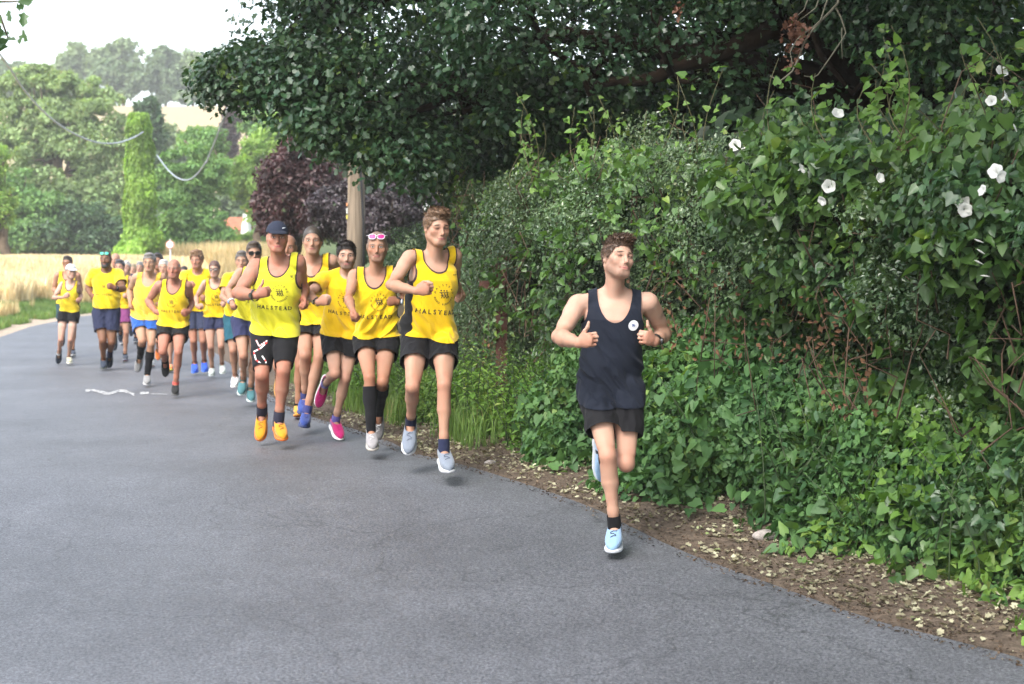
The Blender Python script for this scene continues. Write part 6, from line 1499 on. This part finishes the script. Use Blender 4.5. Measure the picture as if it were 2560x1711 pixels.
CAST['shades'] = dict(seed=3, s=1.0, D=11.1, vox=.0068, label='lean older runner in yellow vest with pink sunglasses pushed up on his head', group=GRP, b=.95, arm=.92,
    H=(943, 616, 3, -4, 0), N=(937.4, 688), SH=[(886, 689), (988, 686)], EL=[(871, 746, 1), (1017, 744, -1)], WR=[(882, 777, 1), (993, 756, 1)], HD=[(880, 800, 1), (966, 752, 1)],
    HP=[(915, 848), (966, 848)], KN=[(923.8, 945, 1), (957, 955, 1)], AN=[(927.7, 1080, -1), (947, 1032, -1)], TO=[(932, 1124, 1), (945, 1085, -1)],
    hem=.48, neck=(.082, .09), strap=.145, topcol=(.68, .45, .006), trim=TRIM, panel=.02, loose=1.1, wr=1.2, fold=-1, print=CLUB + [('small', .115, -.085, 1)],
    shorts=(BLACK, .17, False), socks=(BLACK, .345), shoes=((.25, .24, .25), (.4, .37, .33), (.28, .2, .13), (.6, .6, .6)),
    skin=skinmat(SK_tan, (.12, .09, .07), (.38, .16, .13), (.16, .11, .09), .35, False, .4, scalp=(.12, .105, .095), samt=.7, recede=.012), hair='none', shades=(1, (.50, .50, .55), (.62, .02, .18), False), watch=[(1, (.02, .02, .03), (.55, .65, .8))])
CAST['tee'] = dict(seed=4, s=.985, D=12.1, vox=.0070, label='dark haired bearded man in yellow T-shirt and pink shoes', group=GRP, b=.98,
    H=(866, 639, 8, -2, 0), N=(869, 689), SH=[(812, 697), (918, 697)], EL=[(771, 737, 1), (918, 770, -1)], WR=[(795, 757, 1), (915, 770, 1)], HD=[(820, 751, 1), (905, 775, 1)],
    HP=[(832, 862), (879, 862)], KN=[(838, 935, 1), (863, 948, 1)], AN=[(812, 962, -1), (838, 1055, -1)], TO=[(798, 1005, -1), (849, 1097, 1)],
    hem=.525, neck=(.075, .03), top='tee', topcol=(.70, .44, .005), loose=1.1, wr=1.0, fold=1, print=[('logo', .01, -.20, 1.0), ('name', .0, -.315, 1.0)],
    shorts=(BLACK, .25, False), socks=((.12, .10, .35), .065), shoes=((.42, .012, .13), (.8, .78, .8), (.7, .6, .65), (.5, .02, .2)),
    skin=skinmat(SK_pale, (.02, .015, .01), (.42, .17, .15), (.05, .035, .03), .6, False, .3, scalp=(.015, .01, .008)), hair='short', haircol=(.02, .014, .012), watch=[(0, (.01, .01, .01), (.01, .01, .01))])
CAST['behind'] = dict(seed=5, s=1.065, D=13.0, vox=.0072, label='grey haired man in yellow vest behind the navy cap, fist raised at his chest', group=GRP, b=1.06,
    H=(781, 600, 6, -4, 0), N=(779.8, 662), SH=[(729, 653), (829, 653)], EL=[(722, 722, -1), (850, 705, -1)], WR=[(748, 760, 1), (815, 684, 1)], HD=[(760, 778, 1), (795, 668, 1)],
    HP=[(763, 826), (808, 826)], KN=[(764, 890, 1), (798, 895, 1)], AN=[(763, 998, -1), (766, 1035, -1)], TO=[(756, 1034, 1), (760, 1068, 1)],
    hem=.49, neck=(.085, .09), strap=.150, topcol=YG, trim=TRIM, panel=.02, loose=1.1, print=CLUB,
    shorts=(BLACK, .23, False), socks=((.05, .06, .2), .07), shoes=((.03, .06, .25), (.03, .05, .15), (.7, .18, .05), (.1, .1, .3)),
    skin=skinmat(SK_mid, (.08, .05, .04), (.42, .17, .15), None, .0, False, .55, scalp=(.05, .04, .035), samt=.85, recede=.006), hair='buzz', haircol=(.075, .06, .05), recede=.006)
CAST['cap'] = dict(seed=6, s=1.04, D=11.6, vox=.0068, label='broad young runner in lime yellow vest, navy cap and orange shoes', group=GRP, b=1.13, arm=1.12, leg=1.02, belly=.008,
    H=(693, 594, 12, 0, 2), N=(696, 664), SH=[(642, 668), (742, 656)], EL=[(594, 733, 1), (757, 716, -1)], WR=[(642, 739, 1), (757, 748, 1)], HD=[(669, 728, 1), (768, 770, 1)],
    HP=[(662, 850), (713, 850)], KN=[(655, 938, 1), (709, 928, 1)], AN=[(655, 1034, -1), (696, 1056, -1)], TO=[(651, 1093, 1), (706, 1099, 1)], thumb=(1, 0),
    hem=.535, neck=(.083, .075), strap=.150, topcol=(.62, .58, .025), trim=TRIM, panel=.02, loose=1.25, wr=1.1, fold=1, print=CLUB + [('logo', .115, -.07, .34)],
    shorts=(BLACK, .37, True), stripe=[[(640, 850), (648, 866), (668, 852)], [(668, 856), (650, 872), (634, 880), (640, 900), (658, 914), (664, 918), (665, 904), (655, 890)]], socks=((.03, .03, .05), .09), shoes=((.60, .25, .01), (.62, .14, .015), (.75, .10, .02), (.05, .04, .02)),
    skin=skinmat((.38, .20, .145), (.10, .06, .04), (.50, .16, .14), None, 0, False, .9), hair='cap', haircol=(.05, .035, .02), cap=(.022, .028, .05), capmark=(.5, .55, .6), fat_face=1.06, watch=[(0, (.02, .02, .02), (.02, .02, .02))])
CAST['dark_glasses'] = dict(seed=7, s=1.0, D=15.4, vox=.0085, label='runner in lime yellow vest and dark sunglasses directly behind the man in the navy cap', group=GRP,
    H=(635, 632, 14, -4, 0), N=(640, 680), SH=[(600, 683), (672, 686)], EL=[(571, 724, 1), (680, 735, -1)], WR=[(580, 757, 1), (668, 750, 1)], HD=[(579, 772, 1), (660, 745, 1)],
    HP=[(602, 828), (640, 828)], KN=[(609, 890, 1), (636, 898, 1)], AN=[(608, 952, -1), (626, 974, -1)], TO=[(603, 986, 1), (628, 1004, 1)],
    hem=.52, neck=(.085, .09), topcol=YL, trim=TRIM, loose=1.1, print=CLUB, shorts=((.03, .035, .09), .22, False), socks=((.1, .2, .2), .05), shoes=((.06, .16, .18), (.5, .6, .6), (.02, .03, .03)),
    skin=skinmat(SK_mid, (.05, .03, .02), (.4, .18, .15), None, 0, False, .4), hair='short', haircol=(.07, .045, .03), shades=(1, (.01, .01, .01), (.01, .01, .01), True), watch=[(0, (.6, .65, .7), (.2, .4, .7))])
CAST['tattoo'] = dict(seed=8, s=.97, D=17.1, vox=.009, label='man in yellow T-shirt and teal shorts, left of the one in dark sunglasses', group=GRP,
    H=(605, 652, 5, -3, 0), N=(604, 690), SH=[(571, 696), (636, 696)], EL=[(556, 742, 1), (645, 740, -1)], WR=[(573, 756, 1), (636, 752, 1)], HD=[(590, 752, 1), (625, 750, 1)],
    HP=[(580, 812), (612, 812)], KN=[(583, 877, 1), (610, 880, 1)], AN=[(588, 944, -1), (606, 935, -1)], TO=[(586, 968, 1), (606, 962, -1)],
    hem=.50, neck=(.075, .03), top='tee', topcol=YG, shorts=((.02, .09, .13), .30, False), socks=((.7, .7, .7), .04), shoes=((.75, .75, .78), (.8, .8, .8), (.5, .5, .5)),
    skin=skinmat(SK_mid), hair='short', haircol=(.14, .12, .11))
CAST['bald'] = dict(seed=9, s=.975, D=16.9, vox=.0085, label='bald older runner in yellow vest and black shorts, foremost on the left side', group=GRP, b=1.06,
    H=(434.5, 672, 0, 0, 0), N=(434.5, 712), SH=[(398, 714), (468, 714)], EL=[(370, 753, -1), (479, 756, -1)], WR=[(390, 781, 1), (472, 780, 1)], HD=[(404, 784, 1), (462, 786, 1)],
    HP=[(416, 830), (449, 830)], KN=[(407, 880, 1), (446, 882, 1)], AN=[(412, 902, -1), (439, 963, -1)], TO=[(414, 932, -1), (437.5, 988, 1)],
    hem=.50, neck=(.088, .10), topcol=(.68, .47, .01), trim=TRIM, panel=.02, print=[('logo', 0, -.20, .9), ('name', 0, -.31, .95)], belly=.012, shorts=(BLACK, .20, False), socks=[(BLACK, .05), ((.6, .1, .08), .045)],
    shoes=((.02, .02, .02), (.1, .1, .1), (.02, .02, .02)), skin=skinmat((.36, .18, .13), (.2, .16, .14), (.4, .17, .15), None, 0, False, .7), hair='bald', haircol=(.35, .33, .31))
CAST['blue'] = dict(seed=10, s=1.01, D=18.6, vox=.009, label='grey haired runner in loose plain yellow vest, blue shorts and long black socks', group=GRP, b=1.04,
    H=(373.6, 656, 3, -4, 0), N=(372, 696), SH=[(341, 694), (404, 694)], EL=[(324, 727, -1), (412, 728, -1)], WR=[(326, 756, 1), (404, 758, 1)], HD=[(324, 772, 1), (396, 762, 1)],
    HP=[(349, 806), (379, 806)], KN=[(356, 853, 1), (378, 862, 1)], AN=[(350, 892, -1), (368, 938, -1)], TO=[(345, 922, -1), (367, 962, 1)],
    hem=.52, neck=(.095, .10), topcol=(.66, .44, .05), loose=1.4, shorts=((.012, .075, .30), .24, False), socks=(BLACK, .32), shoes=((.22, .22, .22), (.4, .4, .4), (.3, .3, .3)),
    skin=skinmat((.40, .25, .17)), hair='short', haircol=(.22, .20, .19))
CAST['woman'] = dict(seed=11, s=.945, D=19.8, vox=.0085, label='red haired woman in glasses, yellow vest and navy shorts', group=GRP, female=True, b=.98,
    H=(536, 673, 0, -3, 0), N=(537, 707), SH=[(513, 709), (563, 707)], EL=[(491, 744, -1), (573, 746, -1)], WR=[(492, 766, 1), (568, 764, 1)], HD=[(502, 770, 1), (558, 760, 1)],
    HP=[(526, 812), (553, 812)], KN=[(527, 868, 1), (553, 866, 1)], AN=[(530, 922, -1), (555, 913, -1)], TO=[(529, 940, 1), (558, 934, 1)],
    hem=.50, neck=(.085, .09), strap=.135, topcol=YG, trim=TRIM, print=CLUB, shorts=((.025, .03, .07), .17, False), socks=((.5, .52, .5), .04), shoes=((.45, .50, .48), (.55, .6, .58), (.4, .4, .4)),
    skin=skinmat(SK_pale, (.15, .07, .04), (.42, .18, .16), None, 0, False, .5), hair='tied', haircol=(.11, .05, .035), shades=(1, (.02, .02, .02), (.28, .22, .2), True))
CAST['blueshoes'] = dict(seed=12, s=1.04, D=20.3, vox=.009, label='curly haired runner in yellow T-shirt, patterned navy shorts and bright blue shoes', group=GRP, b=1.02,
    H=(491.5, 650, -4, -3, 0), N=(493, 683), SH=[(463, 689), (522, 686)], EL=[(452, 728, 1), (530, 726, -1)], WR=[(474, 722, 1), (516, 750, 1)], HD=[(485, 708, 1), (508, 745, 1)],
    HP=[(478, 795), (508, 795)], KN=[(484, 853, 1), (508, 853, 1)], AN=[(487, 910, -1), (511, 906, -1)], TO=[(487, 932, 1), (512.4, 929, 1)],
    hem=.51, neck=(.075, .03), top='tee', topcol=YG, shorts=((.03, .038, .075), .27, False), socks=((.05, .05, .1), .03), shoes=((.02, .08, .50), (.05, .15, .6), (.02, .03, .1)),
    skin=skinmat((.37, .2, .14), (.15, .08, .04), (.42, .18, .16), None, 0, False, .5), hair='curly', haircol=(.20, .11, .055))
CAST['beard'] = dict(seed=13, s=1.045, D=21.3, vox=.009, label='big bearded runner in yellow T-shirt with green sunglasses on his forehead', group=GRP, b=1.16, arm=1.1, belly=.02,
    H=(264.5, 647, 0, -2, 0), N=(265, 680), SH=[(236, 686), (295, 686)], EL=[(221, 718, -1), (308, 722, 1)], WR=[(227, 736, 1), (286, 721, 1)], HD=[(232, 748, 1), (272, 716, 1)],
    HP=[(250, 797), (281, 797)], KN=[(257, 852, 1), (279, 856, 1)], AN=[(259, 902, -1), (274, 888, -1)], TO=[(260, 922, 1), (273.7, 911, -1)],
    hem=.515, neck=(.08, .02), top='tee', topcol=(.68, .50, .01), print=[('logo', 0, -.2, .8), ('name', 0, -.31, .9)], shorts=(NAVY, .27, False), socks=[((.03, .03, .06), .04), ((.03, .03, .06), .16)], shoes=((.03, .04, .06), (.05, .06, .05), (.03, .04, .03)),
    skin=skinmat(SK_dark, (.02, .015, .01), (.3, .12, .1), (.02, .015, .012), .8, False, .25, scalp=(.015, .012, .01)), beardmesh=True, hair='none', haircol=(.02, .016, .014), shades=(1, (.03, .1, .1), (.05, .65, .40), False), watch=[(1, (.01, .01, .01), (.01, .01, .01))])
CAST['whitecap'] = dict(seed=14, s=.93, D=22.3, vox=.009, label='slim woman in white cap, yellow vest and black shorts at the far left', group=GRP, female=True, b=.92, arm=.9,
    H=(177.5, 679, 38, -3, 0), N=(175, 709), SH=[(156, 711), (193, 711)], EL=[(134, 745, 1), (203, 738, -1)], WR=[(159, 744, 1), (201, 748, 1)], HD=[(171, 738, 1), (198, 755, 1)],
    HP=[(160, 801), (184, 801)], KN=[(152, 850, 1), (176, 850, 1)], AN=[(147, 884, -1), (172, 895, -1)], TO=[(146.5, 902, -1), (175, 909, 1)],
    hem=.475, neck=(.085, .11), strap=.125, topcol=(.66, .50, .02), trim=TRIM, panel=.02, print=[('logo', 0, -.2, .8)], shorts=(BLACK, .12, False), socks=((.6, .6, .6), .03), shoes=[((.03, .04, .06), (.1, .12, .15), (.05, .05, .06)), ((.35, .35, .25), (.6, .6, .5), (.3, .28, .15))],
    skin=skinmat((.44, .29, .23)), hair='cap', haircol=(.2, .15, .1), cap=(.42, .44, .48))
# runners further back, mostly hidden: joints laid out from a running pose
def back_runner(key, hx, hy, D, label, ph=1, **kw):
    """a full runner whose head is on the sight line (hx,hy) at distance D"""
    gy = (EYE - float(gz(D))) / D * FPX + 643; k = FPX / D
    s_ = kw.pop('s', None) or ((gy - hy) / k + .11) / 1.75
    def p_(x_, z_): return (hx + x_ * k * s_, gy - z_ * k * s_)
    def m_(pts): return pts if ph > 0 else None
    a = dict(H=p_(0, 1.635) + (kw.pop('yaw', 0), -3, 0), N=p_(0, 1.43), SH=[p_(-.17, 1.42), p_(.17, 1.42)], EL=[p_(-.235, 1.17) + (-1,), p_(.235, 1.17) + (-1,)], WR=[p_(-.15, 1.12) + (1,), p_(.15, 1.10) + (1,)],
             HD=[p_(-.08, 1.17) + (1,), p_(.08, 1.14) + (1,)], HP=[p_(-.09, .90), p_(.09, .90)],
             KN=[p_(-.10, .50) + (1,), p_(.11, .50) + (1,)], AN=[p_(-.09, .10) + (-1,), p_(.09, .40) + (-1,)] if ph > 0 else [p_(-.09, .40) + (-1,), p_(.09, .10) + (-1,)],
             TO=[p_(-.10, .03) + (1,), p_(.09, .24) + (-1,)] if ph > 0 else [p_(-.09, .24) + (-1,), p_(.10, .03) + (1,)])
    c = dict(seed=len(CAST) + 1, s=s_, D=D, vox=.0105, label=label, group=GRP, hem=.5, neck=(.085, .08), topcol=YG, trim=TRIM, shorts=(BLACK, .22, False), socks=(BLACK, .05), shoes=((.05, .06, .08), (.4, .4, .4), (.05, .05, .05)), skin=skinmat(SK_mid), hair='short', haircol=(.08, .05, .03))
    c.update(a); c.update(kw); CAST[key] = c
back_runner('peek', 721, 616, 14.1, 'tanned runner mostly hidden behind the navy capped man, one orange shoe showing', ph=-1, shoes=((.6, .3, .03), (.7, .3, .05), (.6, .12, .03)), hair='bald', haircol=(.15, .1, .08), skin=skinmat(SK_tan))
back_runner('behind_cap', 168.5, 657, 24.2, 'tanned man in yellow vest running just behind the woman in the white cap', ph=-1, skin=skinmat(SK_tan), haircol=(.05, .035, .03), shorts=((.02, .05, .06), .25, False), shades=(1, (.01, .01, .01), (.3, .12, .05), True))
back_runner('bald_back', 288.5, 649, 25.5, 'bald man in yellow vest looking over the shoulder of the bearded runner', ph=1, hair='none', skin=skinmat((.38, .22, .16)))
back_runner('darkhair', 299.5, 667, 23.2, 'short runner in yellow vest and red and blue patterned shorts behind the bearded man', ph=-1, haircol=(.05, .05, .06), panel=.03, shorts=((.20, .05, .16), .25, False), shoes=((.05, .06, .08), (.2, .2, .25), (.3, .05, .05)))
back_runner('whitehair', 317, 668, 27.5, 'white haired runner in navy top at the back of the group', ph=1, topcol=(.03, .05, .10), trim=None, top='tee', neck=(.08, .03), haircol=(.55, .53, .5), shorts=((.12, .14, .18), .25, False))
back_runner('pale', 333, 674, 29.5, 'distant fair haired runner in white top at the back of the group', ph=-1, topcol=(.6, .6, .6), trim=None, haircol=(.4, .33, .22), top='tee', neck=(.08, .03))
back_runner('greyhair', 350, 669, 28.0, 'distant grey haired runner showing between two yellow vests, left of the blue shorts', ph=1, haircol=(.3, .3, .3))
back_runner('darkman', 394, 652, 22.0, 'dark haired man in yellow vest looking past the man in blue shorts', ph=1, haircol=(.03, .022, .02), skin=skinmat(SK_tan), shoes=((.7, .7, .7), (.8, .8, .8), (.6, .2, .05)))
back_runner('white_woman', 410, 669, 21.0, 'white haired woman half hidden behind the bald runner, in orange shoes', ph=-1, female=True, haircol=(.6, .58, .55), shoes=((.75, .2, .05), (.7, .6, .1), (.6, .5, .1)), socks=((.5, .5, .5), .04))
back_runner('farhead', 460, 681, 27.0, 'short dark haired runner far back between bald man and curly haired man', ph=1, haircol=(.06, .05, .05))
for k_, c_ in CAST.items():
    person(c_)

# ------------------------------------------------------------------ the hazy summer air
m, nt, out = newmat("summer haze")
pv = N(nt, 'ShaderNodeVolumePrincipled'); pv.inputs['Color'].default_value = (1, 1, .96, 1); pv.inputs['Density'].default_value = .0012; pv.inputs['Anisotropy'].default_value = .3
nt.links.new(pv.outputs[0], out.inputs['Volume'])
V, F = box((0, 1225, 20), (1840, 2600, 66)); V[:, 2] = np.where(V[:, 2] < 0, -14, 40)
tag(mesh_obj('haze', V, F, m, smooth=False), 'thin bright summer haze between the camera and the far hill', kind='stuff')
SC.cycles.volume_bounces = 0
SC.cycles.volume_step_rate = 4
print('objects', len(bpy.data.objects), 'verts', sum(len(m.vertices) for m in bpy.data.meshes))
